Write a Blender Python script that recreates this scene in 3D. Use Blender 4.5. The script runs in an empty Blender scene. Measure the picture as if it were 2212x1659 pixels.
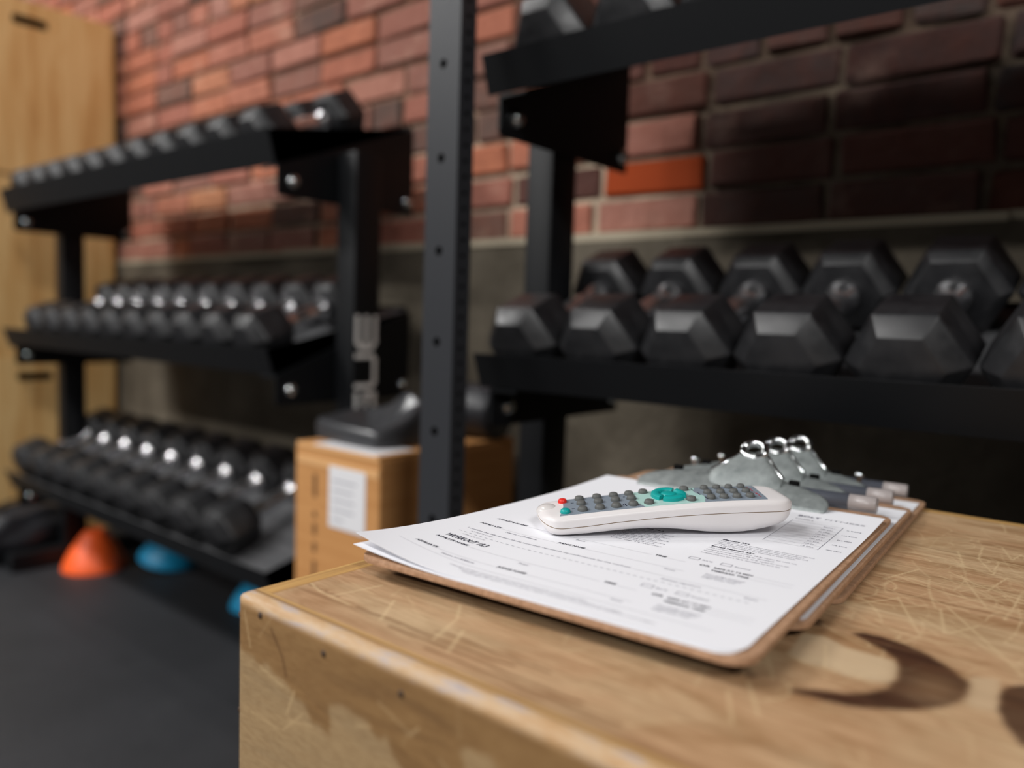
import bpy, bmesh, math, random
import numpy as np
from mathutils import Vector, Matrix, Euler

S = bpy.context.scene
COL = S.collection
R = math.radians
PI = math.pi
random.seed(7)
rng = np.random.default_rng(7)

# ------------------------------------------------------------------ camera
F_PX, PITCH, ROLL, YAW = 1690.0, R(4.5), R(1.85), R(-39.4)
cd = bpy.data.cameras.new('camera')
cam = bpy.data.objects.new('camera', cd)
COL.objects.link(cam)
fwd = Vector((math.sin(YAW) * math.cos(PITCH), math.cos(YAW) * math.cos(PITCH), -math.sin(PITCH)))
rt = Vector((math.cos(YAW), -math.sin(YAW), 0))
up = rt.cross(fwd)
rt2 = math.cos(ROLL) * rt + math.sin(ROLL) * up
up2 = -math.sin(ROLL) * rt + math.cos(ROLL) * up
cam.matrix_world = Matrix((rt2, up2, -fwd)).transposed().to_4x4()
cd.sensor_fit = 'HORIZONTAL'
cd.sensor_width = 36.0
cd.lens = F_PX / 2212 * 36.0
cd.clip_start = 0.02
cd.dof.use_dof = True
cd.dof.focus_distance = 0.485
cd.dof.aperture_fstop = 2.95
S.camera = cam

# ------------------------------------------------------------------ world, lamps, exposure
w = bpy.data.worlds.new('world')
S.world = w
w.use_nodes = True
w.node_tree.nodes['Background'].inputs[0].default_value = (0.75, 0.85, 1.0, 1)
w.node_tree.nodes['Background'].inputs[1].default_value = 0.02
S.view_settings.view_transform = 'Standard'
S.view_settings.look = 'None'
S.view_settings.gamma = 1.0
S.view_settings.use_curve_mapping = False
S.view_settings.exposure = 0.0


def tube_lamp(x, y, z, power, col=(1.0, 0.985, 0.97)):
    """one ceiling fixture: two fluorescent tubes side by side, running along the wall"""
    for dy in (-0.09, 0.09):
        l = bpy.data.lights.new('tube_light', 'AREA')
        l.shape = 'RECTANGLE'
        l.size = 1.2
        l.size_y = 0.05
        l.energy = power
        l.color = col
        o = bpy.data.objects.new('tube_light', l)
        o.location = (x, y + dy, z)
        COL.objects.link(o)


for lx, ly, lp in ((-3.5, -1.0, 44), (-3.3, -3.0, 50), (-0.9, -3.9, 72), (2.3, -1.3, 48), (-1.6, -1.0, 16), (-2.4, 0.8, 7)):
    tube_lamp(lx, ly, 2.3, lp)


# ------------------------------------------------------------------ helpers
def lin(c):
    return tuple(((v / 255) / 12.92 if v / 255 <= 0.04045 else ((v / 255 + 0.055) / 1.055) ** 2.4) for v in c) + (1.0,)


def obj(name, me, mat=None, parent=None, smooth=None):
    if isinstance(me, bmesh.types.BMesh):
        bm = me
        me = bpy.data.meshes.new(name)
        bm.normal_update()
        bm.to_mesh(me)
        bm.free()
    if smooth is not None:
        me.shade_smooth() if smooth else me.shade_flat()
    o = bpy.data.objects.new(name, me)
    COL.objects.link(o)
    if mat is not None:
        for m in (mat if isinstance(mat, (list, tuple)) else [mat]):
            me.materials.append(m)
    if parent:
        o.parent = parent
    return o


def sharp(o, deg=35):
    """smooth shading with sharp creases"""
    me = o.data
    bm = bmesh.new()
    bm.from_mesh(me)
    for f in bm.faces:
        f.smooth = True
    for e in bm.edges:
        e.smooth = not (len(e.link_faces) == 2 and e.calc_face_angle(0) > R(deg))
    bm.to_mesh(me)
    bm.free()
    return o


def tag(o, label, cat=None, group=None, kind=None):
    if label:
        o['label'] = label
    if cat:
        o['category'] = cat
    if group:
        o['group'] = group
    if kind:
        o['kind'] = kind
    return o


def thing(name, label, cat, loc=(0, 0, 0), rot=(0, 0, 0), group=None):
    o = bpy.data.objects.new(name, None)
    o.empty_display_size = 0.05
    COL.objects.link(o)
    o.location = loc
    o.rotation_euler = rot
    return tag(o, label, cat, group)


def dup(root):
    r = root.copy()
    COL.objects.link(r)
    for ch in list(root.children):
        c = ch.copy()
        COL.objects.link(c)
        c.parent = r
        for g in list(ch.children):
            d = g.copy()
            COL.objects.link(d)
            d.parent = c
    return r


def add_box(bm, x0, x1, y0, y1, z0, z1, mat=0):
    vs = [bm.verts.new(p) for p in ((x0, y0, z0), (x1, y0, z0), (x1, y1, z0), (x0, y1, z0),
                                    (x0, y0, z1), (x1, y0, z1), (x1, y1, z1), (x0, y1, z1))]
    fs = []
    for q in ((3, 2, 1, 0), (4, 5, 6, 7), (0, 1, 5, 4), (1, 2, 6, 5), (2, 3, 7, 6), (3, 0, 4, 7)):
        f = bm.faces.new([vs[i] for i in q])
        f.material_index = mat
        fs.append(f)
    return vs, fs


def box(x0, x1, y0, y1, z0, z1, bev=0.0, seg=2):
    bm = bmesh.new()
    add_box(bm, x0, x1, y0, y1, z0, z1)
    if bev:
        bmesh.ops.bevel(bm, geom=bm.edges[:], offset=bev, segments=seg, affect='EDGES', profile=0.6)
    return bm


def prism(pts, axis, a, b, bev=0.0, seg=2):
    """extrude a 2-D outline along axis ('x': pts are (y,z); 'y': (x,z); 'z': (x,y))"""
    bm = bmesh.new()

    def P(p, t):
        return {'x': (t, p[0], p[1]), 'y': (p[0], t, p[1]), 'z': (p[0], p[1], t)}[axis]
    v0 = [bm.verts.new(P(p, a)) for p in pts]
    v1 = [bm.verts.new(P(p, b)) for p in pts]
    n = len(pts)
    bm.faces.new(v0[::-1])
    bm.faces.new(v1)
    for i in range(n):
        bm.faces.new((v0[i], v0[(i + 1) % n], v1[(i + 1) % n], v1[i]))
    bmesh.ops.recalc_face_normals(bm, faces=bm.faces[:])
    if bev:
        es = [e for e in bm.edges if (e.verts[0] in v0) == (e.verts[1] in v0)]
        bmesh.ops.bevel(bm, geom=es, offset=bev, segments=seg, affect='EDGES', profile=0.6)
    return bm


def lathe(profile, n=24, axis='z', bm=None, close=True):
    """profile: (r, h) pairs"""
    bm = bm or bmesh.new()
    rings = []
    for r, h in profile:
        ring = []
        if r < 1e-6:
            p = {'z': (0, 0, h), 'y': (0, h, 0), 'x': (h, 0, 0)}[axis]
            ring = [bm.verts.new(p)]
        else:
            for i in range(n):
                a = 2 * PI * i / n
                c, s = r * math.cos(a), r * math.sin(a)
                ring.append(bm.verts.new({'z': (c, s, h), 'y': (c, h, s), 'x': (h, c, s)}[axis]))
        rings.append(ring)
    for A, B in zip(rings, rings[1:]):
        if len(A) == 1 and len(B) == 1:
            continue
        for i in range(n):
            j = (i + 1) % n
            if len(A) == 1:
                bm.faces.new((A[0], B[i], B[j]))
            elif len(B) == 1:
                bm.faces.new((A[i], B[0], A[j]))
            else:
                bm.faces.new((A[i], B[i], B[j], A[j]))
    if close:
        for ring in (rings[0], rings[-1]):
            if len(ring) > 1:
                bm.faces.new(ring)
    bmesh.ops.recalc_face_normals(bm, faces=bm.faces[:])
    return bm


def rrect(x0, x1, y0, y1, r, n=6):
    rs = r if isinstance(r, (list, tuple)) else [r] * 4
    pts = []
    for (cx, cy, a0), rr in zip(((x0, y0, 180), (x1, y0, 270), (x1, y1, 0), (x0, y1, 90)), rs):
        ox = cx + (rr if cx == x0 else -rr)
        oy = cy + (rr if cy == y0 else -rr)
        for i in range(n + 1):
            a = R(a0 + 90 * i / n)
            pts.append((ox + rr * math.cos(a), oy + rr * math.sin(a)))
    return pts


def holed_cell(bm, P, a0, a1, b0, b1, hole, depth, n, mat=0, hmat=0, skip=None):
    """a rectangle (a0..a1, b0..b1) with a hole outline; P(a, b, d) -> point, d = depth below the face"""
    ca = sum(h[0] for h in hole) / n
    cb = sum(h[1] for h in hole) / n
    inner = [bm.verts.new(P(h[0], h[1], 0)) for h in hole]
    deep = [bm.verts.new(P(h[0], h[1], depth)) for h in hole]
    outer = []
    for h in hole:
        da, db = h[0] - ca, h[1] - cb
        t = min(((a1 - ca) / da if da > 1e-9 else (a0 - ca) / da if da < -1e-9 else 1e9),
                ((b1 - cb) / db if db > 1e-9 else (b0 - cb) / db if db < -1e-9 else 1e9))
        outer.append([ca + da * t, cb + db * t])
    for ka, kb in ((a0, b0), (a1, b0), (a1, b1), (a0, b1)):   # pull the nearest outline point to each corner
        i = min(range(n), key=lambda q: abs(outer[q][0] - ka) + abs(outer[q][1] - kb))
        outer[i] = [ka, kb]
    ov = [bm.verts.new(P(p[0], p[1], 0)) for p in outer]
    for i in range(n):
        j = (i + 1) % n
        f = bm.faces.new((ov[i], ov[j], inner[j], inner[i]))
        f.material_index = mat
        f = bm.faces.new((inner[i], inner[j], deep[j], deep[i]))
        f.material_index = hmat
    f = bm.faces.new(deep)
    f.material_index = hmat


# ------------------------------------------------------------------ materials
def mat(name, col, rough=0.5, metal=0.0, spec=0.5, **kw):
    m = bpy.data.materials.new(name)
    m.use_nodes = True
    b = m.node_tree.nodes['Principled BSDF']
    b.inputs['Base Color'].default_value = lin(col) if max(col[:3]) > 1.0 else tuple(col[:3]) + (1,)
    b.inputs['Roughness'].default_value = rough
    b.inputs['Metallic'].default_value = metal
    b.inputs['Specular IOR Level'].default_value = spec
    for k, v in kw.items():
        b.inputs[k].default_value = v
    return m


class NT:
    def __init__(s, m):
        s.t = m.node_tree
        s.b = s.t.nodes['Principled BSDF']

    def n(s, typ, props=None, **ins):
        nd = s.t.nodes.new(typ)
        for k, v in (props or {}).items():
            setattr(nd, k, v)
        for k, v in ins.items():
            key = int(k[1:]) if k[0] == '_' else k.replace('__', ' ')
            if hasattr(v, 'links') and hasattr(v, 'node'):
                s.t.links.new(v, nd.inputs[key])
            else:
                nd.inputs[key].default_value = v
        return nd

    def coords(s, scale=(1, 1, 1), kind='Object'):
        tc = s.n('ShaderNodeTexCoord')
        mp = s.n('ShaderNodeMapping', _0=tc.outputs[kind])
        mp.inputs['Scale'].default_value = scale
        return mp.outputs[0]

    def noise(s, vec, scale=5, detail=4, rough=0.55, dist=0.0):
        return s.n('ShaderNodeTexNoise', Vector=vec, Scale=scale, Detail=detail, Roughness=rough, Distortion=dist).outputs[0]

    def ramp(s, fac, stops, interp='LINEAR'):
        nd = s.n('ShaderNodeValToRGB', _0=fac)
        cr = nd.color_ramp
        cr.interpolation = interp
        while len(cr.elements) < len(stops):
            cr.elements.new(0.5)
        for e, (p, c) in zip(cr.elements, stops):
            e.position = p
            e.color = lin(c) if max(c[:3]) > 1.0 else tuple(c[:3]) + (1,)
        return nd.outputs[0]

    def mix(s, fac, a, b, blend='MIX'):
        nd = s.t.nodes.new('ShaderNodeMix')
        nd.data_type = 'RGBA'
        nd.blend_type = blend
        for i, v in ((0, fac), (6, a), (7, b)):
            if hasattr(v, 'links') and hasattr(v, 'node'):
                s.t.links.new(v, nd.inputs[i])
            else:
                nd.inputs[i].default_value = v
        return nd.outputs[2]

    def math(s, op, a, b=0.0):
        return s.n('ShaderNodeMath', {'operation': op}, _0=a, _1=b).outputs[0]

    def color(s, c):
        s.t.links.new(c, s.b.inputs['Base Color'])

    def rough(s, c):
        s.t.links.new(c, s.b.inputs['Roughness'])

    def bump(s, h, strength=0.3, dist=0.01):
        nd = s.n('ShaderNodeBump', Height=h, Strength=strength, Distance=dist)
        s.t.links.new(nd.outputs[0], s.b.inputs['Normal'])




def g(v):
    return (v, v, v)


M = {}
M['powder'] = mat('black_powder_coat', (0.0055, 0.0062, 0.0074), 0.45, spec=0.26)
n = NT(M['powder'])
n.bump(n.noise(n.coords(), 900, 2), 0.15, 0.001)
M['bed'] = mat('grey_tray_bed', (0.075, 0.077, 0.082), 0.5, spec=0.5)  # lighter grey for the tray bed and the lip's top edge
n = NT(M['bed'])
q = n.noise(n.coords((3, 30, 30)), 3, 5, 0.6)
n.color(n.ramp(q, [(0.3, (0.05, 0.052, 0.056)), (0.7, (0.12, 0.12, 0.125))]))
M['upright'] = mat('upright_coat', (0.030, 0.032, 0.037), 0.45, spec=0.35)
n = NT(M['upright'])
n.bump(n.noise(n.coords(), 900, 2), 0.15, 0.001)
M['rubber'] = mat('black_rubber', (0.014, 0.0145, 0.017), 0.42, spec=0.62)
n = NT(M['rubber'])
q = n.noise(n.coords(), 45, 5)
n.color(n.ramp(q, [(0.3, (0.008, 0.0084, 0.010)), (0.75, (0.021, 0.021, 0.023))]))
n.rough(n.ramp(q, [(0.3, g(0.33)), (0.7, g(0.48))]))
n.bump(n.noise(n.coords(), 500, 2), 0.12, 0.001)
M['chrome'] = mat('chrome', (0.84, 0.84, 0.86), 0.27, metal=1.0)
M['bolt'] = mat('zinc_bolt', (0.55, 0.58, 0.58), 0.22, metal=1.0)
M['dark'] = mat('dark_inside', (0.004, 0.004, 0.004), 0.9, spec=0.1)
M['letters'] = mat('white_vinyl', (244, 243, 240), 0.55)
M['mortar'] = mat('mortar', (165, 145, 122), 0.95, spec=0.1)
n = NT(M['mortar'])
q = n.noise(n.coords(), 4, 5)
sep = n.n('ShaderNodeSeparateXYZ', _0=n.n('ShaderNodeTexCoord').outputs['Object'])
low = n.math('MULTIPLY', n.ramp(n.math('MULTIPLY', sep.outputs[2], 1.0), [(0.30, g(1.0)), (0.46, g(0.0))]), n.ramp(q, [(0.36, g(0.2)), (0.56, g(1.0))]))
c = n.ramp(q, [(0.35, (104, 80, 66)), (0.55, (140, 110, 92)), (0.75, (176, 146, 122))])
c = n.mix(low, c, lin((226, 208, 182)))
mortar_dark = n.math('MULTIPLY', n.ramp(n.math('ADD', sep.outputs[0], 1.3), [(0.46, g(0.0)), (0.80, g(1.0))]), n.ramp(n.noise(n.coords(), 9, 4), [(0.35, g(0.95)), (0.65, g(0.6))]))  # mortar colour turns darker towards the right, broken up by noise
n.color(n.mix(mortar_dark, c, lin((70, 62, 54))))
n.bump(n.noise(n.coords(), 90, 4), 0.6, 0.01)
M['brick'] = mat('red_brick', (160, 80, 55), 0.9, spec=0.15)
n = NT(M['brick'])
oi = n.n('ShaderNodeObjectInfo')
geo = n.n('ShaderNodeNewGeometry')
base = n.ramp(n.math('FRACT', n.math('ADD', oi.outputs['Random'], geo.outputs['Random Per Island'])), [(0.0, (206, 144, 106)), (0.15, (190, 124, 104)), (0.3, (182, 134, 120)), (0.44, (194, 122, 92)), (0.6, (174, 112, 96)), (0.78, (156, 112, 100)), (0.9, (122, 98, 88)), (1.0, (84, 78, 74))], 'LINEAR')
q1 = n.noise(geo.outputs['Position'], 26, 6, 0.65)
q2 = n.noise(geo.outputs['Position'], 9, 5, 0.6)
c = n.mix(n.ramp(q1, [(0.35, g(0.0)), (0.72, g(0.55))]), base, lin((140, 84, 68)))
c = n.mix(n.ramp(q2, [(0.56, g(0.0)), (0.78, g(0.55))]), c, lin((216, 178, 156)))
n.color(c)
n.bump(q1, 0.7, 0.012)
M['concrete'] = mat('concrete', (120, 112, 98), 0.9, spec=0.2)
n = NT(M['concrete'])
q = n.noise(n.coords(), 5, 6, 0.65)
n.color(n.ramp(q, [(0.3, (84, 77, 66)), (0.55, (112, 104, 91)), (0.75, (132, 123, 108))]))
n.bump(n.noise(n.coords(), 60, 5), 0.4, 0.01)
M['ledge'] = mat('lime_ledge', (190, 178, 156), 0.95, spec=0.1)
M['floor'] = mat('rubber_floor', (0.02, 0.02, 0.022), 0.6, spec=0.4)
n = NT(M['floor'])
q = n.noise(n.coords(), 2.2, 5, 0.6)
q3 = n.noise(n.coords(), 260, 2)
c = n.ramp(q, [(0.3, (0.015, 0.016, 0.0185)), (0.7, (0.028, 0.029, 0.033))])
n.color(n.mix(n.ramp(q3, [(0.66, g(0)), (0.72, g(0.5))]), c, (0.10, 0.10, 0.11, 1)))
n.bump(q3, 0.3, 0.003)
M['plaster'] = mat('room_paint', (78, 78, 78), 0.9)
M['ply'] = mat('birch_plywood', (205, 165, 105), 0.5, spec=0.35)
n = NT(M['ply'])
gr = n.noise(n.coords((7.0, 7.0, 0.7)), 3.0, 5, 0.6, 0.6)
n.color(n.ramp(gr, [(0.25, (200, 148, 88)), (0.45, (224, 178, 114)), (0.6, (238, 200, 138)), (0.8, (228, 182, 120))]))
M['ply_edge_dark'] = mat('plywood_edge', (150, 110, 66), 0.7)
M['card'] = mat('cardboard', (196, 142, 88), 0.85, spec=0.2)
n = NT(M['card'])
q = n.noise(n.coords((1, 1, 14)), 6, 3)
n.color(n.ramp(q, [(0.3, (190, 135, 82)), (0.7, (204, 150, 95))]))
M['card_crease'] = mat('cardboard_crease', (222, 172, 118), 0.85, spec=0.2)
M['card_ink'] = mat('cardboard_ink', (110, 78, 50), 0.85, spec=0.2)
M['label'] = mat('white_label', (232, 232, 235), 0.5)
M['paper'] = mat('white_paper', (236, 237, 242), 0.75, spec=0.25)
M['ink'] = mat('black_ink', (40, 40, 58), 0.8, spec=0.1)
M['ink_mid'] = mat('grey_ink', (122, 122, 136), 0.8, spec=0.1)
M['ink_pale'] = mat('pale_grey_ink', (168, 168, 176), 0.8, spec=0.1)
M['hardboard'] = mat('hardboard', (176, 128, 88), 0.55)
n = NT(M['hardboard'])
q = n.noise(n.coords(), 260, 5, 0.7)
n.color(n.ramp(q, [(0.3, (152, 116, 86)), (0.55, (180, 142, 112)), (0.75, (202, 164, 134))]))
n.bump(q, 0.2, 0.001)
M['board_back'] = mat('hardboard_back', (58, 42, 32), 0.8, spec=0.2)
M['clip'] = mat('clip_steel', (0.40, 0.43, 0.43), 0.5, metal=0.45)
n = NT(M['clip'])
q = n.noise(n.coords(), 130, 5, 0.65)
n.color(n.ramp(q, [(0.3, (0.20, 0.225, 0.225)), (0.7, (0.32, 0.35, 0.345))]))
n.rough(n.ramp(q, [(0.3, g(0.42)), (0.7, g(0.58))]))
M['clip_bright'] = mat('clip_chrome', (0.66, 0.69, 0.70), 0.13, metal=1.0)
M['pen'] = mat('smoky_pen', (88, 92, 102), 0.3)
M['pen_end'] = mat('pen_clear_end', (160, 152, 150), 0.3)
M['remote'] = mat('remote_white', (228, 224, 224), 0.38)
M['seam'] = mat('remote_seam', (140, 112, 76), 0.7)
M['lens'] = mat('remote_lens', (214, 210, 208), 0.15)
M['panel'] = mat('remote_panel', (128, 140, 152), 0.4)
M['aqua'] = mat('remote_panel_aqua', (168, 204, 198), 0.4)
M['key'] = mat('grey_key', (92, 94, 92), 0.6)
M['teal'] = mat('teal_key', (0, 160, 156), 0.42)
M['redkey'] = mat('red_key', (226, 40, 30), 0.4)
M['redink'] = mat('red_ink', (170, 60, 74), 0.6)
M['orange'] = mat('orange_plastic', (255, 100, 38), 0.45)
M['blue'] = mat('blue_plastic', (24, 152, 200), 0.45)
M['bag'] = mat('black_vinyl', (0.018, 0.019, 0.023), 0.38)
M['scoop'] = mat('black_plastic', (0.045, 0.046, 0.050), 0.28)
M['screw'] = mat('dark_screw', (66, 48, 34), 0.7)

# worn plywood of the near box: grain along X, stain / scratch masks from point attributes
M['top_wood'] = mat('worn_plywood_top', (190, 155, 105), 0.5, spec=0.35)
n = NT(M['top_wood'])
gr = n.noise(n.coords((2.2, 26, 26)), 3.2, 7, 0.62, 0.8)
big = n.noise(n.coords((3, 6, 6)), 2.2, 4, 0.6, 1.0)
fine = n.noise(n.coords((12, 160, 160)), 4, 5, 0.7)
c = n.ramp(gr, [(0.28, (140, 104, 72)), (0.45, (179, 141, 105)), (0.58, (196, 159, 122)), (0.78, (171, 133, 97))])
c = n.mix(n.ramp(big, [(0.42, g(0.0)), (0.62, g(0.55))]), c, lin((208, 184, 146)))
big2 = n.noise(n.coords((4, 11, 11)), 2.6, 5, 0.65, 1.2)
c = n.mix(n.ramp(big2, [(0.50, g(0.0)), (0.68, g(0.5))]), c, lin((142, 102, 62)))
c = n.mix(n.ramp(fine, [(0.42, g(0.28)), (0.56, g(0.0))]), c, lin((128, 92, 52)))
at = {k: n.n('ShaderNodeAttribute', {'attribute_name': k}).outputs['Fac'] for k in ('stain', 'pale', 'scratch', 'smudge')}
c = n.mix(at['pale'], c, lin((206, 182, 148)))
c = n.mix(at['smudge'], c, lin((116, 80, 46)))
c = n.mix(at['scratch'], c, lin((228, 202, 158)))
burn = n.ramp(n.noise(n.coords((5, 60, 60)), 4, 5, 0.65), [(0.3, (46, 26, 18)), (0.6, (74, 46, 31)), (0.8, (108, 72, 48))])
c = n.mix(n.math('MULTIPLY', at['stain'], n.ramp(n.noise(n.coords((6, 40, 40)), 3, 5, 0.6), [(0.3, g(0.86)), (0.55, g(1.0))])), c, burn)
n.color(c)
n.bump(gr, 0.12, 0.004)
M['front_wood'] = mat('worn_plywood_front', (170, 132, 82), 0.5, spec=0.35)
n = NT(M['front_wood'])
gr = n.noise(n.coords((4, 26, 22)), 3.0, 6, 0.62, 0.6)
fine = n.noise(n.coords((30, 160, 120)), 4, 5, 0.7)
c = n.ramp(gr, [(0.28, (118, 88, 56)), (0.5, (144, 110, 70)), (0.75, (158, 124, 82))])
c = n.mix(n.n('ShaderNodeAttribute', {'attribute_name': 'pale'}).outputs['Fac'], c, lin((180, 154, 116)))
c = n.mix(n.ramp(fine, [(0.42, g(0.22)), (0.56, g(0.0))]), c, lin((112, 76, 40)))
at = {k: n.n('ShaderNodeAttribute', {'attribute_name': k}).outputs['Fac'] for k in ('smudge', 'scratch', 'wear', 'plies')}
c = n.mix(at['smudge'], c, lin((92, 62, 36)))
c = n.mix(at['scratch'], c, lin((214, 184, 138)))
we = n.noise(n.coords((9, 40, 40)), 4, 5, 0.65)
wc = n.ramp(we, [(0.34, (178, 138, 92)), (0.5, (190, 160, 124)), (0.62, (174, 160, 154)), (0.8, (146, 132, 128))])
c = n.mix(at['wear'], c, wc)
pq = n.noise(n.coords((1.5, 330, 1)), 1.0, 3, 0.6, 0.25)
pc = n.ramp(pq, [(0.3, (126, 92, 56)), (0.42, (164, 128, 82)), (0.52, (206, 166, 106)), (0.62, (176, 140, 96)), (0.8, (116, 88, 60))])
c = n.mix(at['plies'], c, pc)
n.color(c)
n.bump(gr, 0.12, 0.004)
# worn rounded edge and the plies seen on the panels' edges
M['worn_edge'] = mat('worn_edge', (206, 176, 140), 0.55, spec=0.35)
n = NT(M['worn_edge'])
q = n.noise(n.coords((9, 60, 60)), 4, 5, 0.65)
n.color(n.ramp(q, [(0.34, (196, 154, 100)), (0.5, (212, 182, 140)), (0.62, (196, 184, 178)), (0.8, (168, 152, 148))]))
for key, sc in (('plies_x', (1.5, 190, 1)), ('plies_y', (190, 1.5, 1))):
    M[key] = mat('plywood_plies', (180, 140, 90), 0.55, spec=0.35)
    n = NT(M[key])
    q = n.noise(n.coords(sc), 1.0, 3, 0.6, 0.25)
    n.color(n.ramp(q, [(0.3, (126, 90, 52)), (0.45, (172, 130, 78)), (0.55, (206, 164, 100)), (0.66, (168, 128, 78)), (0.8, (118, 86, 54))]))

FLOOR = -0.752
WALL = 1.232

# ------------------------------------------------------------------ room shell
bm = box(-4.4, 3.2, -4.6, 1.5, FLOOR - 0.05, FLOOR)
tag(obj('floor', bm, M['floor']), 'black rubber gym floor', kind='structure')
tag(obj('ceiling', box(-4.4, 3.2, -4.6, 1.5, 2.45, 2.5), M['plaster']), 'plain ceiling', kind='structure')
tag(obj('wall_left', box(-4.45, -4.4, -4.6, 1.5, FLOOR, 2.45), M['plaster']), 'plain side wall', kind='structure')
tag(obj('wall_right', box(3.2, 3.25, -4.6, 1.5, FLOOR, 2.45), M['plaster']), 'plain side wall', kind='structure')
tag(obj('wall_front', box(-4.4, 3.2, -4.65, -4.6, FLOOR, 2.45), M['plaster']), 'plain wall behind the viewer', kind='structure')
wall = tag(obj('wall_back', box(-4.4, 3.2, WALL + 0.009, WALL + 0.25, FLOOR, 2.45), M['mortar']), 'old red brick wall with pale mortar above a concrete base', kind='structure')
LEDGE = 0.158
bm = box(-4.4, 3.2, WALL - 0.008, WALL + 0.05, FLOOR, LEDGE, 0.004)
obj('concrete_base', bm, M['concrete'], wall)
# crumbly lime bed on the concrete's top edge
bm = bmesh.new()
x = -4.3
while x < 1.4:
    L = random.uniform(0.08, 0.3)
    vs, fs = add_box(bm, x, x + L, WALL - 0.006 - random.uniform(0, 0.008), WALL + 0.03, LEDGE - 0.003, LEDGE + random.uniform(0.006, 0.014))
    x += L
lb = obj('lime_bed', bm, M['ledge'], wall)
tag(lb, 'pale lime mortar bed on the concrete edge')

# bricks: a few shared meshes, one object each where the photograph shows them
CH = 0.0677


def brick_mesh(L, seed, name='brick'):
    r = random.Random(seed)
    bm = bmesh.new()
    add_box(bm, 0, L, -0.002, 0.05, 0, CH - 0.0098)
    bmesh.ops.bevel(bm, geom=[e for e in bm.edges if max(v.co.y for v in e.verts) < 0.01 or abs(e.verts[0].co.y - e.verts[1].co.y) > .01],
                    offset=0.005, segments=1, affect='EDGES')
    for v in bm.verts:
        if v.co.y < 0.02:
            v.co.x += r.uniform(-0.003, 0.003)
            v.co.z += r.uniform(-0.002, 0.002)
            v.co.y += r.uniform(-0.003, 0.003)
    me = bpy.data.meshes.new(name)
    bm.to_mesh(me)
    bm.free()
    me.materials.append(M['brick'])
    return me


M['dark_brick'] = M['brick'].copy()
M['dark_brick'].name = 'darker_brick'
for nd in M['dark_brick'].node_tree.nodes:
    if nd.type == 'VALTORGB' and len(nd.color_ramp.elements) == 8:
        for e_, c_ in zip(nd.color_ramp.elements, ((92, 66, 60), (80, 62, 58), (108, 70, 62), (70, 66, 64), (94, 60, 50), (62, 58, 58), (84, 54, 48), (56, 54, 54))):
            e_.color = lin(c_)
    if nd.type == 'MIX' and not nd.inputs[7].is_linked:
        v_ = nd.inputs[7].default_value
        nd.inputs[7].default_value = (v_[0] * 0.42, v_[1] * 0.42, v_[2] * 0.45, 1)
M['orange_brick'] = mat('orange_brick', (168, 72, 36), 0.9, spec=0.15)
STR = [brick_mesh(0.200, k) for k in range(5)]
HED = [brick_mesh(0.094, 20 + k) for k in range(4)]
nb = 0
brr = random.Random(3)
stuff_bm = bmesh.new()
for c in range(30):
    z = LEDGE + 0.010 + c * CH
    vis = c < 13
    # the visible part of a course shrinks towards the right of the view
    xl, xr = -3.0, 0.30
    if c >= 5:
        xr = -0.70 - 0.10 * (c - 5)
    x = -4.3 + (0.105 if c % 2 else 0.0) + random.uniform(-0.01, 0.01)
    header = (c % 6 == 4)
    while x < 1.6:
        hd = header or random.random() < 0.12
        L = 0.105 if hd else 0.211
        me = random.choice(HED if hd else STR)
        if vis and xl < x < xr and nb < 292:
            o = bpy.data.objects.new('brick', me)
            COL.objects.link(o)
            # bricks towards the right mostly take darker colours, with an odd orange one among them
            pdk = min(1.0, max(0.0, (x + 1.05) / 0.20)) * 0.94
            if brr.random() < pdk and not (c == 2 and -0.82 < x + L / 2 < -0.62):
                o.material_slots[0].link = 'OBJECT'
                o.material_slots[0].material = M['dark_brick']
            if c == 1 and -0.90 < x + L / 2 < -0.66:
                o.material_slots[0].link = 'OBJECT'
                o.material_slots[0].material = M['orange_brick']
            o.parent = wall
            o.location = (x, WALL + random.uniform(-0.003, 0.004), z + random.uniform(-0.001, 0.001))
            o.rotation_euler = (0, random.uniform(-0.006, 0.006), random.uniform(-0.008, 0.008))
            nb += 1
        else:
            dl = L - 0.011
            add_box(stuff_bm, x, x + dl, WALL - 0.002 + random.uniform(-0.003, 0.003), WALL + 0.03, z, z + CH - 0.0098)
        x += L
tag(obj('further_bricks', stuff_bm, M['brick'], wall), None, kind='stuff')

# ------------------------------------------------------------------ dumbbell racks
TILT = math.atan2(0.125, 0.32)     # the trays slope down towards the room
Y0, YB = 0.800, 1.117


def bolt(parent, x, y, z, sx=1):
    bm = lathe([(0.0, 0.012), (0.007, 0.011), (0.0115, 0.006), (0.013, 0.0), (0.013, -0.002)], 16, 'x')
    if sx < 0:
        bmesh.ops.scale(bm, vec=(-1, 1, 1), verts=bm.verts[:])
        bmesh.ops.reverse_faces(bm, faces=bm.faces[:])
    o = obj('bolt', bm, M['bolt'], parent, True)
    o.location = (x, y, z)
    return o


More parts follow.
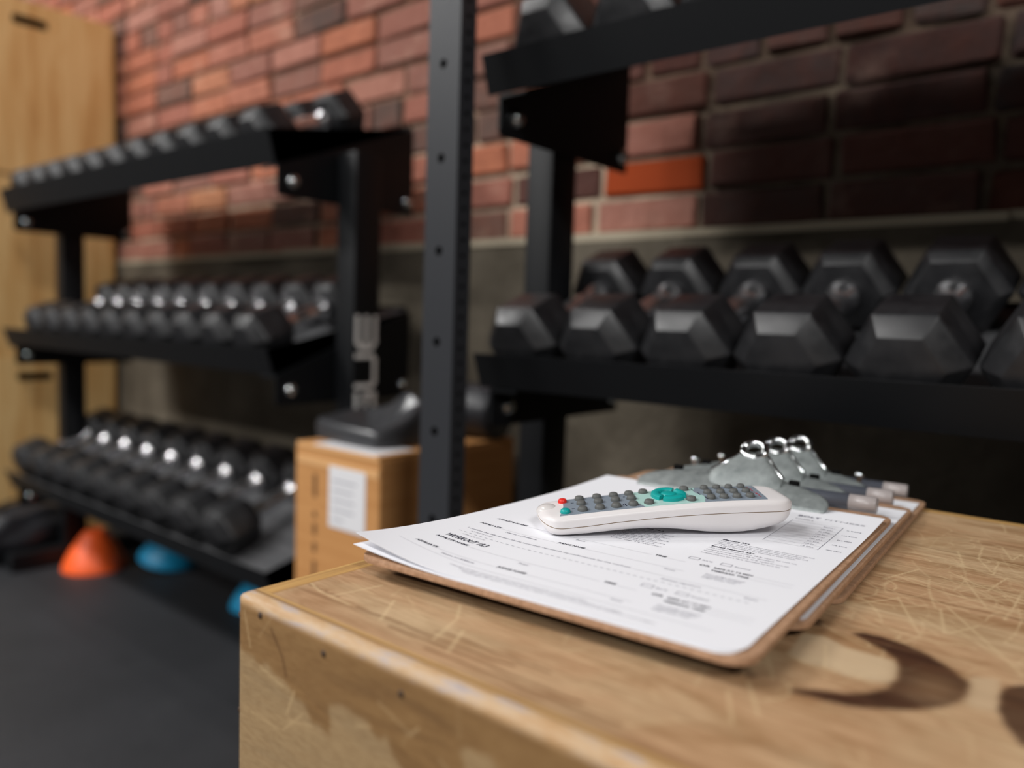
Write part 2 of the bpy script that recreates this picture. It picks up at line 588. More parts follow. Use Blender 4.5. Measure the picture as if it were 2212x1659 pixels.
def tray(parent, xa, xb, z0, lip):
    """folded sheet: sloping bed, front lip, rear lip"""
    t = 0.003
    ca, sa = math.cos(TILT), math.sin(TILT)
    ln = 0.34
    zb = z0 + ln * sa
    yb = Y0 + ln * ca
    pts = [(Y0 - 0.012, z0 + lip), (Y0 + 0.004, z0), (yb, zb), (yb - 0.002, zb + 0.006),
           (yb - 0.002 + t, zb + 0.006), (yb + t * 1.4, zb - t), (Y0 + 0.004 - t, z0 - t), (Y0 - 0.012 - t, z0 + lip)]
    bm = prism(pts, 'x', xa, xb, 0.0012, 1)
    bm.normal_update()
    for f in bm.faces:
        if (f.normal.z > 0.7 and f.calc_area() > 0.05) or (f.normal.z > 0.5 and f.calc_center_median().z > z0 + lip - 0.002 and f.calc_center_median().y < Y0):
            f.material_index = 1
    return obj('tray', bm, [M['powder'], M['bed']], parent)


def bracket(parent, x, z0, out):
    """side plate below a tray: level bottom, top that follows the slope; bolts as sub-parts"""
    zt = z0 - 0.004
    sl = math.tan(TILT)
    ya, yb = Y0 - 0.001, YB
    pts = [(ya + 0.006, zt - 0.052), (yb, zt - 0.050), (yb, zt + (yb - Y0) * sl), (ya, zt), (ya, zt - 0.046)]
    bm = prism(pts, 'x', x, x + 0.004)
    # flange under the tray
    b2 = prism([(ya, zt), (yb, zt + (yb - Y0) * sl), (yb, zt + (yb - Y0) * sl - 0.004), (ya, zt - 0.004)], 'x', min(x, x - out * 0.045), max(x, x - out * 0.045))
    me = bpy.data.meshes.new('tmp')
    b2.to_mesh(me)
    b2.free()
    bm.from_mesh(me)
    bpy.data.meshes.remove(me)
    o = obj('bracket', bm, M['powder'], parent)
    bx = x + (0.004 if out > 0 else 0.0)
    for y, dz in ((Y0 + 0.030, -0.025), (YB - 0.016, -0.026)):
        bolt(o, bx, y, zt + dz, out)
        if out < 0:      # nuts on the plate's inner face
            bolt(o, x + 0.004, y, zt + dz, 1)
    return o


def post(parent, x0, x1, y0, y1, ztop):
    bm = box(x0, x1, y0, y1, FLOOR + 0.05, ztop, 0.004, 2)
    o = sharp(obj('post', bm, M['powder'], parent))
    f = obj('foot', box(x0, x1, Y0 - 0.02, YB + 0.06, FLOOR, FLOOR + 0.05, 0.004), M['powder'], o)
    return o


rackL = thing('dumbbell_rack', 'long black three-tier dumbbell rack left of the cardboard box with white lettering on its post', 'rack', (0, 0, 0), group='dumbbell racks along the brick wall')
TRAY_L = dict(top=(0.264, 0.057), mid=(-0.104, 0.044), low=(-0.504, 0.042))
for k, (z0, lip) in TRAY_L.items():
    tray(rackL, -2.50, -1.207, z0, lip)
    bracket(rackL, -1.200, z0 - 0.001, 1)
    bracket(rackL, -2.440, z0 - 0.001, 1)
pl = post(rackL, -1.190, -1.138, 0.923, 0.985, 0.300)
post(rackL, -2.492, -2.444, 0.923, 0.985, 0.300)
rackR = thing('dumbbell_rack', 'black three-tier dumbbell rack behind the near wooden box, nearest to the viewer', 'rack', (0, 0, 0), group='dumbbell racks along the brick wall')
TRAY_R = dict(top=(0.303, 0.046), mid=(-0.086, 0.043), low=(-0.508, 0.042))
for k, (z0, lip) in TRAY_R.items():
    tray(rackR, -0.716, 0.56, z0, lip)
    bracket(rackR, -0.695, z0 - 0.001, -1)
    bracket(rackR, 0.500, z0 - 0.001, 1)
post(rackR, -0.742, -0.6955, 0.923, 0.985, 0.310)
post(rackR, 0.506, 0.556, 0.923, 0.985, 0.310)

# lettering up the left rack's post (reads bottom to top): letters lie on the +X face
GL = {  # strokes in a 0..1 letter box (x right, y up)
    'R': [((0, 0), (0, 1)), ((0, 1), (.8, 1)), ((.8, 1), (1, .8)), ((1, .8), (1, .62)), ((1, .62), (.8, .45)), ((.8, .45), (0, .45)), ((.5, .45), (1, 0))],
    'O': [((.15, 0), (.85, 0)), ((.85, 0), (1, .15)), ((1, .15), (1, .85)), ((1, .85), (.85, 1)), ((.85, 1), (.15, 1)), ((.15, 1), (0, .85)), ((0, .85), (0, .15)), ((0, .15), (.15, 0))],
    'G': [((1, 1), (.15, 1)), ((.15, 1), (0, .85)), ((0, .85), (0, .15)), ((0, .15), (.15, 0)), ((.15, 0), (1, 0)), ((1, 0), (1, .5)), ((1, .5), (.55, .5))],
    'U': [((0, 1), (0, .15)), ((0, .15), (.15, 0)), ((.15, 0), (.85, 0)), ((.85, 0), (1, .15)), ((1, .15), (1, 1))],
    'E': [((1, 1), (.2, 1)), ((.2, 1), (0, .8)), ((0, .8), (0, .2)), ((0, .2), (.2, 0)), ((.2, 0), (1, 0)), ((0.05, .5), (1, .5))],
}
for i, ch in enumerate('ROGUE'):
    zb = 0.005 - 0.0715 * (5 - i) + 0.0045
    bm = bmesh.new()
    for (a, b) in GL[ch]:
        p = np.array(a, float)
        q_ = np.array(b, float)
        W_, H_ = 0.056, 0.042
        p = p * (W_, H_)
        q_ = q_ * (W_, H_)
        d = (q_ - p) / np.linalg.norm(q_ - p)
        nn = np.array((-d[1], d[0])) * 0.0047
        p2, q2 = p - d * 0.0044, q_ + d * 0.0044
        cs = [p2 + nn, p2 - nn, q2 - nn, q2 + nn]
        off = random.uniform(0, 0.00015)
        lo, hi = [], []
        for cx, cy in cs:      # letter x -> up (z), letter y -> towards -Y
            lo.append(bm.verts.new((-1.1379, 0.974 - cy, zb + 0.006 + cx)))
            hi.append(bm.verts.new((-1.1372 + off, 0.974 - cy, zb + 0.006 + cx)))
        bm.faces.new(hi)
        for k in range(4):
            bm.faces.new((lo[k], lo[(k + 1) % 4], hi[(k + 1) % 4], hi[k]))
    bmesh.ops.recalc_face_normals(bm, faces=bm.faces[:])
    tag(obj('letter', bm, M['letters'], pl), 'white letter %s painted on the black post' % ch)


# ------------------------------------------------------------------ dumbbells
def hex_ring(a, y, k=1.0):
    Rr = a / math.cos(PI / 6) * k
    return [(Rr * math.cos(PI / 3 * i), y, a + Rr * math.sin(PI / 3 * i)) for i in range(6)]


def hex_head(a, th, ch):
    bm = bmesh.new()
    rings = []
    for y, k in ((0, 1 - 0.95 * ch / a * 0.9), (ch, 1.0), (th - ch * 0.7, 1.0), (th, 0.78)):
        rings.append([bm.verts.new(p) for p in hex_ring(a, y, k)])
    for A, B in zip(rings, rings[1:]):
        for i in range(6):
            j = (i + 1) % 6
            bm.faces.new((A[i], A[j], B[j], B[i]))
    bm.faces.new(rings[0])
    bm.faces.new(rings[-1])
    bmesh.ops.recalc_face_normals(bm, faces=bm.faces[:])
    bmesh.ops.bevel(bm, geom=bm.edges[:], offset=0.0028, segments=2, affect='EDGES', profile=0.6)
    return bm


def make_dumbbell(a, th, hl=0.128):
    """a: half of the head's height; local Y runs along the handle, origin under the front face"""
    t = thing('dumbbell', 'x', 'dumbbell')
    h1 = sharp(obj('head', hex_head(a, th, 0.020), M['rubber'], t), 25)
    h2 = obj('head', h1.data, None, t)
    h2.location = (0, th * 2 + hl, 0)
    h2.rotation_euler = (0, 0, PI)
    prof = [(0.020, 0), (0.020, 0.010), (0.0145, 0.016), (0.0155, 0.04), (0.0172, hl / 2), (0.0155, hl - 0.04), (0.0145, hl - 0.016), (0.020, hl - 0.010), (0.020, hl)]
    hd = obj('handle', lathe(prof, 20, 'y'), M['chrome'], t, True)
    hd.location = (0, th, a)
    tag(hd, 'chrome dumbbell handle')
    return t


PROTO = {}
ORD = ['first', 'second', 'third', 'fourth', 'fifth', 'sixth', 'seventh', 'eighth', 'ninth', 'tenth', 'eleventh']


def put_dumbbell(a, th, x, z0, label, group, s0=0.010, hl=0.128):
    key = (round(a, 4), th, hl)
    if key in PROTO:
        d = dup(PROTO[key])
    else:
        d = PROTO[key] = make_dumbbell(a, th, hl)
    d.location = (x, Y0 + 0.004 + s0 * math.cos(TILT), z0 + s0 * math.sin(TILT) + 0.0012)
    d.rotation_euler = (TILT, 0, random.uniform(-0.012, 0.012))
    d['label'] = label
    d['group'] = group
    return d


for k, x in enumerate((-0.655, -0.535, -0.417, -0.300, -0.184, -0.066, 0.054, 0.175)):
    put_dumbbell(0.0500 if k < 3 else 0.0502, 0.092, x, TRAY_R['mid'][0], 'black hex dumbbell with chrome handle on the near rack\'s middle tray, %s from the upright' % ORD[k], 'hex dumbbells on the near rack')
for k, x in enumerate((-0.628, -0.505, -0.385, -0.264, -0.143, -0.02, 0.10)):
    put_dumbbell(0.0502, 0.092, x, TRAY_R['top'][0], 'black hex dumbbell on the near rack\'s top tray, %s from the upright' % ORD[k], 'hex dumbbells on the near rack')
for k in range(10):
    put_dumbbell(0.0480, 0.090, -1.298 - 0.1135 * k, TRAY_L['mid'][0], 'black hex dumbbell on the far rack\'s middle tray, %s from the lettered post' % ORD[k], 'hex dumbbells on the far rack', hl=0.110)
for k in range(11):
    put_dumbbell(0.0480, 0.078, -1.288 - 0.1130 * k, TRAY_L['top'][0], 'black hex dumbbell on the far rack\'s top tray, %s from the lettered post' % ORD[k], 'hex dumbbells on the far rack', s0=0.016, hl=0.098)
for k in range(9):
    put_dumbbell(0.0500 if k < 8 else 0.0502, 0.092, -1.425 - 0.1290 * k, TRAY_L['low'][0], 'black hex dumbbell on the far rack\'s bottom tray, %s from the cardboard box' % ORD[k], 'hex dumbbells on the far rack', s0=0.022, hl=0.115)

# ------------------------------------------------------------------ perforated upright
upr = thing('rack_upright', 'tall black perforated steel upright standing before the cardboard box', 'upright', (-0.699, 0.714, FLOOR))
bm = bmesh.new()
x0, x1, y0, y1 = -0.027, 0.027, -0.014, 0.014
H0, H1 = 0.0, 2.35
circ = lambda ca, cb, r, n=16: [(ca + r * math.cos(2 * PI * i / n), cb + r * math.sin(2 * PI * i / n)) for i in range(n)]
zz = 0.0
hp = 0.1135
off = (0.313 - FLOOR) % hp - hp / 2
k = 0
zs = [0.0, off] + [off + hp * i for i in range(1, 20)]
zs = [z for z in zs if z <= H1]
for za, zb in zip(zs, zs[1:]):
    if zb - za > hp * 0.9:
        zc = (za + zb) / 2
        holed_cell(bm, lambda a, b, d: (a, y0 + d, b), x0, x1, za, zb, circ(-0.001, zc, 0.0058), 0.02, 16, 0, 1)
    else:
        bm.faces.new([bm.verts.new(p) for p in ((x0, y0, za), (x1, y0, za), (x1, y0, zb), (x0, y0, zb))])
H1 = zs[-1]
ns = int((H1 - 0.02) / 0.0189)
for i in range(ns):
    za, zb = i * H1 / ns, (i + 1) * H1 / ns
    holed_cell(bm, lambda a, b, d: (x1 - d, a, b), y0, y1, za, zb, circ(0, (za + zb) / 2, 0.0032, 8), 0.006, 8, 0, 1)
for q4 in (((x0, y1, 0), (x0, y0, 0), (x0, y0, H1), (x0, y1, H1)), ((x1, y1, 0), (x0, y1, 0), (x0, y1, H1), (x1, y1, H1)), ((x0, y0, H1), (x1, y0, H1), (x1, y1, H1), (x0, y1, H1))):
    bm.faces.new([bm.verts.new(p) for p in q4])
bmesh.ops.remove_doubles(bm, verts=bm.verts[:], dist=1e-5)
bmesh.ops.recalc_face_normals(bm, faces=bm.faces[:])
obj('tube', bm, [M['upright'], M['dark']], upr)
obj('foot_plate', box(-0.06, 0.06, -0.05, 0.05, 0, 0.006, 0.002), M['powder'], upr)

# ------------------------------------------------------------------ stacked plywood boxes far left
for k, (za, zb, lab, dx) in enumerate(((FLOOR, -0.157, 'plywood jump box at the bottom of the stack beyond the far rack', 0.0),
                                   (-0.156, 0.408, 'plywood jump box in the middle of the stack beyond the far rack', -0.004),
                                   (0.409, 0.935, 'pale plywood jump box on top of the stack, with a dark hand slot', 0.002))):
    X1, X0, ya, yb = -2.752 + dx, -3.36, 0.70, 1.206
    b = thing('jump_box', lab, 'box', ((X0 + X1) / 2, (ya + yb) / 2, za), group='stacked plywood boxes')
    cx, cy = (X0 + X1) / 2, (ya + yb) / 2
    h = zb - za
    bm = bmesh.new()
    zs_ = h - 0.062
    hole = rrect(0.905 - cy, 1.005 - cy, zs_ - 0.014, zs_ + 0.014, 0.010, 3)
    hl = 0.12
    holed_cell(bm, lambda a, b_, d: (X1 - cx - d, a, b_), 0.84 - cy, 1.07 - cy, h - 0.124, h - 0.0001, hole, 0.019, len(hole), 0, 1)
    for a0, a1, b0, b1 in ((ya - cy, 0.84 - cy, h - 0.124, h), (1.07 - cy, yb - cy, h - 0.124, h), (ya - cy, yb - cy, 0, h - 0.124)):
        bm.faces.new([bm.verts.new(p) for p in ((X1 - cx, a0, b0), (X1 - cx, a1, b0), (X1 - cx, a1, b1), (X1 - cx, a0, b1))])
    bmesh.ops.recalc_face_normals(bm, faces=bm.faces[:])
    for f in bm.faces:
        pass
    obj('side_panel', bm, [M['ply'], M['dark']], b)
    obj('carcass', box(X0 - cx, X1 - cx - 0.019, ya - cy, yb - cy, 0.0, h, 0.003), M['ply'], b)
    obj('front_panel', box(X0 - cx, X1 - cx - 0.0005, ya - cy - 0.0005, ya - cy + 0.018, 0.0, h - 0.0005), M['ply'], b)
    obj('top_panel', box(X0 - cx, X1 - cx - 0.0008, ya - cy + 0.018, yb - cy, h - 0.018, h + 0.0002), M['ply'], b)

# ------------------------------------------------------------------ cones, bag
def cone(label, colr, x, y, h=0.085, r=0.100, tilt=(0, 0, 0), z=0.0, grp=None):
    prof = [(r, 0.0), (r * 1.0, 0.004), (r * 0.92, h * 0.22), (r * 0.74, h * 0.5), (r * 0.50, h * 0.78), (r * 0.34, h * 0.93), (r * 0.25, h), (r * 0.20, h * 0.985)]
    prof += [(r * 0.20, h * 0.92), (r * 0.5, h * 0.74), (r * 0.88, h * 0.22), (r * 0.95, 0.0)]
    bm = lathe(prof, 36, 'z', close=False)
    o = obj('marker_cone', bm, M[colr], None, True)
    o.location = (x, y, FLOOR + z)
    o.rotation_euler = tilt
    return tag(o, label, 'cone', grp)


cone('bright orange disc cone on the floor under the far rack', 'orange', -2.352, 0.968, 0.112, 0.088, grp='marker cones')
cone('blue disc cone half hidden under the bottom tray, next to the orange cone', 'blue', -2.215, 1.120, 0.085, 0.085, (0.0, 0.22, 0.3), 0.021, grp='marker cones')
cone('blue disc cone peeking out beside the near wooden box corner', 'blue', -1.748, 1.130, 0.080, 0.078, grp='marker cones')

bag = thing('sandbag', 'lumpy black vinyl sandbag on the floor by the plywood stack', 'bag', (-2.60, 0.875, FLOOR), (0, 0, R(12)))
bm = bmesh.new()
bmesh.ops.create_icosphere(bm, subdivisions=4, radius=1.0)
from mathutils import noise as mn
for v in bm.verts:
    p = v.co.copy()
    d = 1 + 0.16 * mn.noise(p * 2.1) + 0.08 * mn.noise(p * 5.3)
    v.co = Vector((p.x * 0.088 * d, p.y * 0.17 * d, max(-0.001, 0.075 + p.z * 0.085 * d)))
obj('body', bm, M['bag'], bag, True)
bm = bmesh.new()
for i in range(13):
    a = PI * i / 12
    for dy in (-0.014, 0.014):
        bm.verts.new((dy - 0.01, 0.07 * math.cos(a) - 0.02, 0.145 + 0.03 * math.sin(a)))
bm.verts.ensure_lookup_table()
for i in range(12):
    bm.faces.new((bm.verts[2 * i], bm.verts[2 * i + 1], bm.verts[2 * i + 3], bm.verts[2 * i + 2]))
bmesh.ops.solidify(bm, geom=bm.faces[:], thickness=0.004)
obj('strap', bm, M['bag'], bag, True)

# ------------------------------------------------------------------ cardboard box with things on top
CX0, CX1, CY0, CY1, CZ1 = -1.136, -0.917, 0.800, 1.130, -0.215
cb = thing('cardboard_box', 'tall brown cardboard box with a white shipping label, between the racks', 'box', ((CX0 + CX1) / 2, (CY0 + CY1) / 2, FLOOR))
hw, hd, hh = (CX1 - CX0) / 2, (CY1 - CY0) / 2, CZ1 - FLOOR
obj('carton', box(-hw, hw, -hd, hd, 0, hh - 0.006, 0.004), M['card'], cb)
for s in (-1, 1):
    bm = box(-hw + 0.002, hw - 0.002, min(s * 0.002, s * hd), max(s * 0.002, s * hd), hh - 0.006, hh, 0.0015)
    obj('flap', bm, M['card'], cb)
obj('crease', box(-hw + 0.006, hw - 0.002, -hd - 0.0010, -hd + 0.001, hh - 0.036, hh - 0.022, 0.0006), M['card_crease'], cb)
obj('crease', box(-hw + 0.006, hw - 0.002, -hd - 0.0010, -hd + 0.001, hh - 0.008, hh - 0.001, 0.0006), M['card_crease'], cb)
bm = box(-hw + 0.095, -hw + 0.187, -hd - 0.0018, -hd + 0.001, hh - 0.132, hh - 0.030, 0.0004)
tag(obj('shipping_label', bm, M['label'], cb), 'white label on the front of the box')
bm = bmesh.new()
for k in range(5):
    z = hh - 0.055 - k * 0.016
    add_box(bm, -hw + 0.104, -hw + random.uniform(0.13, 0.176), -hd - 0.0021, -hd - 0.0017, z, z + 0.003)
obj('label_print', bm, M['ink_pale'], cb)
bm = box(-hw + 0.05, hw - 0.012, -hd + 0.0, -hd + 0.085, hh - 0.0005, hh + 0.0012, 0.0003)
tag(obj('tape_label', bm, M['label'], cb), 'white label stuck over the top flaps')
bm = bmesh.new()
for z0_, z1_ in ((0.05, 0.09), (0.115, 0.125), (0.135, 0.155), (0.168, 0.185), (0.2, 0.255), (0.285, 0.305), (0.32, 0.36)):
    add_box(bm, -hw + 0.051, -hw + 0.060, -hd - 0.0007, -hd + 0.001, hh - z1_, hh - z0_)
obj('printed_marks', bm, M['card_ink'], cb)

# black moulded scoop lying on the carton
sc = thing('plastic_scoop', 'black moulded plastic scoop with a thick rim lying on the cardboard box', 'scoop', (-1.052, 0.894, CZ1 + 0.001), (0, 0, R(-4)))
NU, NV = 34, 34
bm = bmesh.new()
grid = []
for i in range(NU + 1):
    row = []
    for j in range(NV + 1):
        a, b_ = -1 + 2 * i / NU, -1 + 2 * j / NV
        # square -> rounded square
        px = a * math.sqrt(1 - 0.22 * b_ * b_)
        py = b_ * math.sqrt(1 - 0.22 * a * a)
        e = max(abs(a), abs(b_))
        rim = 0.041 + 0.011 * b_ + 0.004 * a * b_
        z = 0.010 + (rim - 0.010) * min(1, (e / 0.86)) ** 2.2
        if e > 0.86:
            z = rim + 0.004 * math.sin((e - 0.86) / 0.14 * PI) - 0.010 * ((e - 0.86) / 0.14) ** 2
        z += 0.034 * math.exp(-((b_ - 0.75) / 0.55) ** 2 - ((a - 0.42) / 0.52) ** 2)
        row.append(bm.verts.new((px * 0.098, py * 0.062, z)))
    grid.append(row)
for i in range(NU):
    for j in range(NV):
        bm.faces.new((grid[i][j], grid[i + 1][j], grid[i + 1][j + 1], grid[i][j + 1]))
bmesh.ops.recalc_face_normals(bm, faces=bm.faces[:])
edge = [e for e in bm.edges if e.is_boundary]
ret = bmesh.ops.extrude_edge_only(bm, edges=edge)
for v in [v for v in ret['geom'] if isinstance(v, bmesh.types.BMVert)]:
    v.co.z = 0.0
    v.co.x *= 0.97
    v.co.y *= 0.97
obj('dish', bm, M['scoop'], sc, True)

ro = thing('foam_roller', 'short black foam roller lying behind the perforated upright on the cardboard box', 'roller', (-0.968, 1.075, CZ1 + 0.051), (0, 0, R(8)))
obj('sleeve', lathe([(0.020, -0.055), (0.046, -0.055), (0.050, -0.050), (0.050, 0.050), (0.046, 0.055), (0.020, 0.055)], 32, 'x', close=False), M['bag'], ro, True)
obj('core', lathe([(0.0185, -0.054), (0.0205, -0.054), (0.0205, 0.054), (0.0185, 0.054), (0.0185, -0.054)], 24, 'x', close=False), M['scoop'], ro, True)

# ------------------------------------------------------------------ the near plywood box
ZB = -0.1447
BX0, BX1, BY0, BY1 = -0.3635, 0.398, 0.2190, 0.7285
T = 0.018
jb = thing('jump_box', 'worn plywood jump box in front, carrying the clipboards, with a dark horseshoe stain', 'box', (BX0, BY0, FLOOR))


def to_local(me):
    me.transform(Matrix.Translation((-BX0, -BY0, -FLOOR)))


def smooth_mask(m, k=1):
    for _ in range(k):
        p = np.pad(m, 1, mode='edge')
        m = (p[:-2, 1:-1] + p[2:, 1:-1] + p[1:-1, :-2] + p[1:-1, 2:] + 4 * p[1:-1, 1:-1]) / 8
    return m


def in_poly(px, py, poly):
    ins = np.zeros(px.shape, bool)
    n_ = len(poly)
    for i in range(n_):
        xa, ya = poly[i]
        xb, yb = poly[(i + 1) % n_]
        cnd = ((ya > py) != (yb > py)) & (px < (xb - xa) * (py - ya) / (yb - ya + 1e-12) + xa)
        ins ^= cnd
    return ins


def seg_mask(px, py, pts, width, out, amp):
    for (xa, ya), (xb, yb) in zip(pts, pts[1:]):
        d = math.hypot(xb - xa, yb - ya) + 1e-9
        sel = (px > min(xa, xb) - .004) & (px < max(xa, xb) + .004) & (py > min(ya, yb) - .004) & (py < max(ya, yb) + .004)
        if not sel.any():
            continue
        X, Y = px[sel], py[sel]
        t = np.clip(((X - xa) * (xb - xa) + (Y - ya) * (yb - ya)) / d ** 2, 0, 1)
        dd = np.hypot(X - xa - t * (xb - xa), Y - ya - t * (yb - ya))
        out[sel] = np.maximum(out[sel], amp * np.clip(1.25 - dd / width, 0, 1))


def grid_mesh(name, A, B, P, attrs):
    na, nb_ = len(A), len(B)
    AA, BB = np.meshgrid(A, B, indexing='ij')
    co = P(AA.ravel(), BB.ravel())
    idx = np.arange(na * nb_).reshape(na, nb_)
    f = np.stack([idx[:-1, :-1], idx[1:, :-1], idx[1:, 1:], idx[:-1, 1:]], -1).reshape(-1, 4)
    me = bpy.data.meshes.new(name)
    me.vertices.add(len(co))
    me.vertices.foreach_set('co', co.astype(np.float32).ravel())
    me.loops.add(f.size)
    me.loops.foreach_set('vertex_index', f.astype(np.int32).ravel())
    me.polygons.add(len(f))
    me.polygons.foreach_set('loop_start', np.arange(0, f.size, 4, dtype=np.int32))
    me.polygons.foreach_set('loop_total', np.full(len(f), 4, np.int32))
    me.update(calc_edges=True)
    for k_, v_ in attrs.items():
        at_ = me.attributes.new(k_, 'FLOAT', 'POINT')
        at_.data.foreach_set('value', v_.astype(np.float32).ravel())
    return me


# top panel: 1 mm grid where it is seen, so that stains and scratches keep their own shape
ax = np.concatenate([np.arange(BX0 + T, 0.02, 0.001), np.linspace(0.02, BX1 - T, 24)])
ay = np.arange(BY0 + T * 0.62, BY1 - T, 0.001)
XX, YY = np.meshgrid(ax, ay, indexing='ij')
stain = np.zeros(XX.shape)
pale = np.zeros(XX.shape)
scr = np.zeros(XX.shape)
smg = np.zeros(XX.shape)
outer = [(-0.1039, 0.3914), (-0.1002, 0.3962), (-0.0912, 0.3975), (-0.081, 0.3954), (-0.0721, 0.3916), (-0.0643, 0.3851), (-0.0566, 0.3774), (-0.0504, 0.37), (-0.0493, 0.3568), (-0.0514, 0.3448), (-0.0567, 0.335), (-0.0649, 0.3249), (-0.0738, 0.3182), (-0.0831, 0.3127), (-0.0909, 0.311), (-0.0991, 0.3099), (-0.1035, 0.3091), (-0.1036, 0.3125), (-0.0962, 0.3186), (-0.0863, 0.3237), (-0.0798, 0.3306), (-0.0748, 0.3415), (-0.0744, 0.3528), (-0.0763, 0.3645), (-0.0794, 0.3738), (-0.0872, 0.3816), (-0.0962, 0.3867)]
stain += in_poly(XX, YY, outer)
core = smooth_mask(stain, 14)
# paler in the middle of the broad side of the horseshoe
fade = 1 - 0.45 * np.exp(-((XX + 0.060) / 0.013) ** 2 - ((YY - 0.353) / 0.017) ** 2)
halo = smooth_mask(stain, 30)
smg = np.maximum(smg, np.clip(halo * 1.6, 0, 1) * 0.35)
stain = smooth_mask(stain, 4) * fade
blob = [(-0.0392, 0.3733), (-0.0368, 0.3792), (-0.0327, 0.3849), (-0.020, 0.384), (-0.008, 0.360), (-0.012, 0.335), (-0.0263, 0.325), (-0.0306, 0.3325), (-0.0344, 0.3405), (-0.038, 0.3526)]
stain = np.maximum(stain, smooth_mask(in_poly(XX, YY, blob).astype(float), 2) * 0.9)
for poly, amp in (([(-0.1275, 0.3922), (-0.1237, 0.3996), (-0.1188, 0.3989), (-0.1184, 0.39), (-0.1234, 0.3878)], 0.8), ([(-0.1253, 0.314), (-0.1246, 0.3185), (-0.1187, 0.3136), (-0.1211, 0.3086)], 0.6)):
    stain = np.maximum(stain, smooth_mask(in_poly(XX, YY, poly).astype(float), 2) * amp)
pp = [(-0.118, 0.3454), (-0.1215, 0.3743), (-0.1125, 0.3782), (-0.1003, 0.3712), (-0.0792, 0.3719), (-0.0763, 0.3645), (-0.0745, 0.3472), (-0.0804, 0.3434), (-0.0913, 0.3406), (-0.1011, 0.3429), (-0.1098, 0.3406)]
pale = smooth_mask(in_poly(XX, YY, pp).astype(float), 3) * 0.75
tail = [(-0.0512, 0.3786), (-0.0412, 0.3843), (-0.0369, 0.3488), (-0.0436, 0.3472), (-0.0489, 0.3487)]
pale = np.maximum(pale, smooth_mask(in_poly(XX, YY, tail).astype(float), 4) * 0.6)
SC = [[(-0.0823, 0.5374), (-0.0601, 0.4805)], [(-0.0766, 0.4673), (-0.0339, 0.3951)], [(-0.1008, 0.4654), (-0.0786, 0.4133)], [(-0.079, 0.4619), (-0.0699, 0.4243)], [(-0.1056, 0.5026), (-0.0804, 0.4922), (-0.0439, 0.4846)], [(-0.065, 0.5143), (-0.0598, 0.5522)], [(-0.0675, 0.5523), (-0.0692, 0.5881)], [(-0.0503, 0.467), (-0.0489, 0.5302)], [(-0.0932, 0.5038), (-0.107, 0.5088)], [(-0.0833, 0.6211), (-0.0804, 0.5857), (-0.0691, 0.5586)], [(-0.0733, 0.6314), (-0.0632, 0.5987), (-0.06, 0.6205)], [(-0.1085, 0.3679), (-0.1006, 0.3414)], [(-0.0984, 0.506), (-0.1184, 0.5051)], [(-0.094, 0.5952), (-0.0845, 0.5596)], [(-0.0889, 0.5387), (-0.0707, 0.5227), (-0.0466, 0.5093)], [(-0.0842, 0.4395), (-0.0683, 0.4259), (-0.0591, 0.4476)], [(-0.1229, 0.2925), (-0.1108, 0.2692)], [(-0.12, 0.3059), (-0.1057, 0.2814)], [(-0.1237, 0.3357), (-0.1134, 0.3159)], [(-0.1132, 0.4405), (-0.1002, 0.4628)], [(-0.1153, 0.4928), (-0.1039, 0.5317)]]
SL = [[(-0.3572, 0.2575), (-0.331, 0.2492), (-0.3159, 0.2483), (-0.3043, 0.2477)], [(-0.3217, 0.2488), (-0.3153, 0.2781)], [(-0.2935, 0.2673), (-0.2784, 0.245)], [(-0.2437, 0.2462), (-0.2533, 0.2722), (-0.2648, 0.2865)], [(-0.2297, 0.2416), (-0.241, 0.2633)]]
for s_ in SC:
    seg_mask(XX, YY, s_, 0.0007, scr, 0.5)
for s_ in SL:
    seg_mask(XX, YY, s_, 0.0008, scr, 0.55)
rr = random.Random(5)
for k in range(260):     # knocks and drag marks, thickest behind the stain
    cx, cy = rr.gauss(-0.065, 0.05), rr.gauss(0.525, 0.09)
    a = rr.choice((0.35, -0.5, 1.2, -1.1, 2.2)) + rr.gauss(0, 0.4)
    st = (abs(rr.gauss(0.010, 0.012)) + 0.003) / 2
    bendk = rr.gauss(0, 0.28)
    pts = [(cx, cy)]
    for q_ in range(5):
        pts.append((pts[-1][0] + st * math.cos(a), pts[-1][1] + st * math.sin(a)))
        a += bendk
    seg_mask(XX, YY, pts, rr.uniform(0.0005, 0.0008), scr, rr.uniform(0.12, 0.5))
for k in range(110):
    cx, cy = rr.uniform(-0.34, 0.0), rr.uniform(0.24, 0.42)
    a = rr.uniform(0, PI)
    ln = rr.uniform(0.004, 0.022)
    seg_mask(XX, YY, [(cx, cy), (cx + ln * math.cos(a), cy + ln * math.sin(a))], 0.0008, scr, rr.uniform(0.08, 0.28))
# dark grain lines and the grubby line near the front edge
for y_, xa, xb, amp in ((0.4735, -0.128, -0.02, 0.55), (0.590, -0.133, -0.03, 0.5), (0.2485, -0.30, -0.20, 0.75), (0.2555, -0.25, -0.185, 0.6), (0.2435, -0.27, -0.16, 0.7), (0.640, -0.12, -0.02, 0.4), (0.2385, -0.24, -0.14, 0.6), (0.2515, -0.345, -0.318, 0.6)):
    pts = [(xa + (xb - xa) * i / 9, y_ + rr.gauss(0, 0.0007)) for i in range(10)]
    seg_mask(XX, YY, pts, 0.0012, smg, amp)
me = grid_mesh('top_panel', ax, ay, lambda a, b_: np.stack([a, b_, np.full(a.shape, ZB)], -1), dict(stain=stain, pale=pale, scratch=np.clip(scr, 0, 1), smudge=smg))
me.transform(Matrix.Translation((-BX0, -BY0, -FLOOR)))
me.materials.append(M['top_wood'])
obj('top_panel', me, None, jb)

# front panel: rounded upper and left edges; its own plies show in the top face
r0 = 0.0075


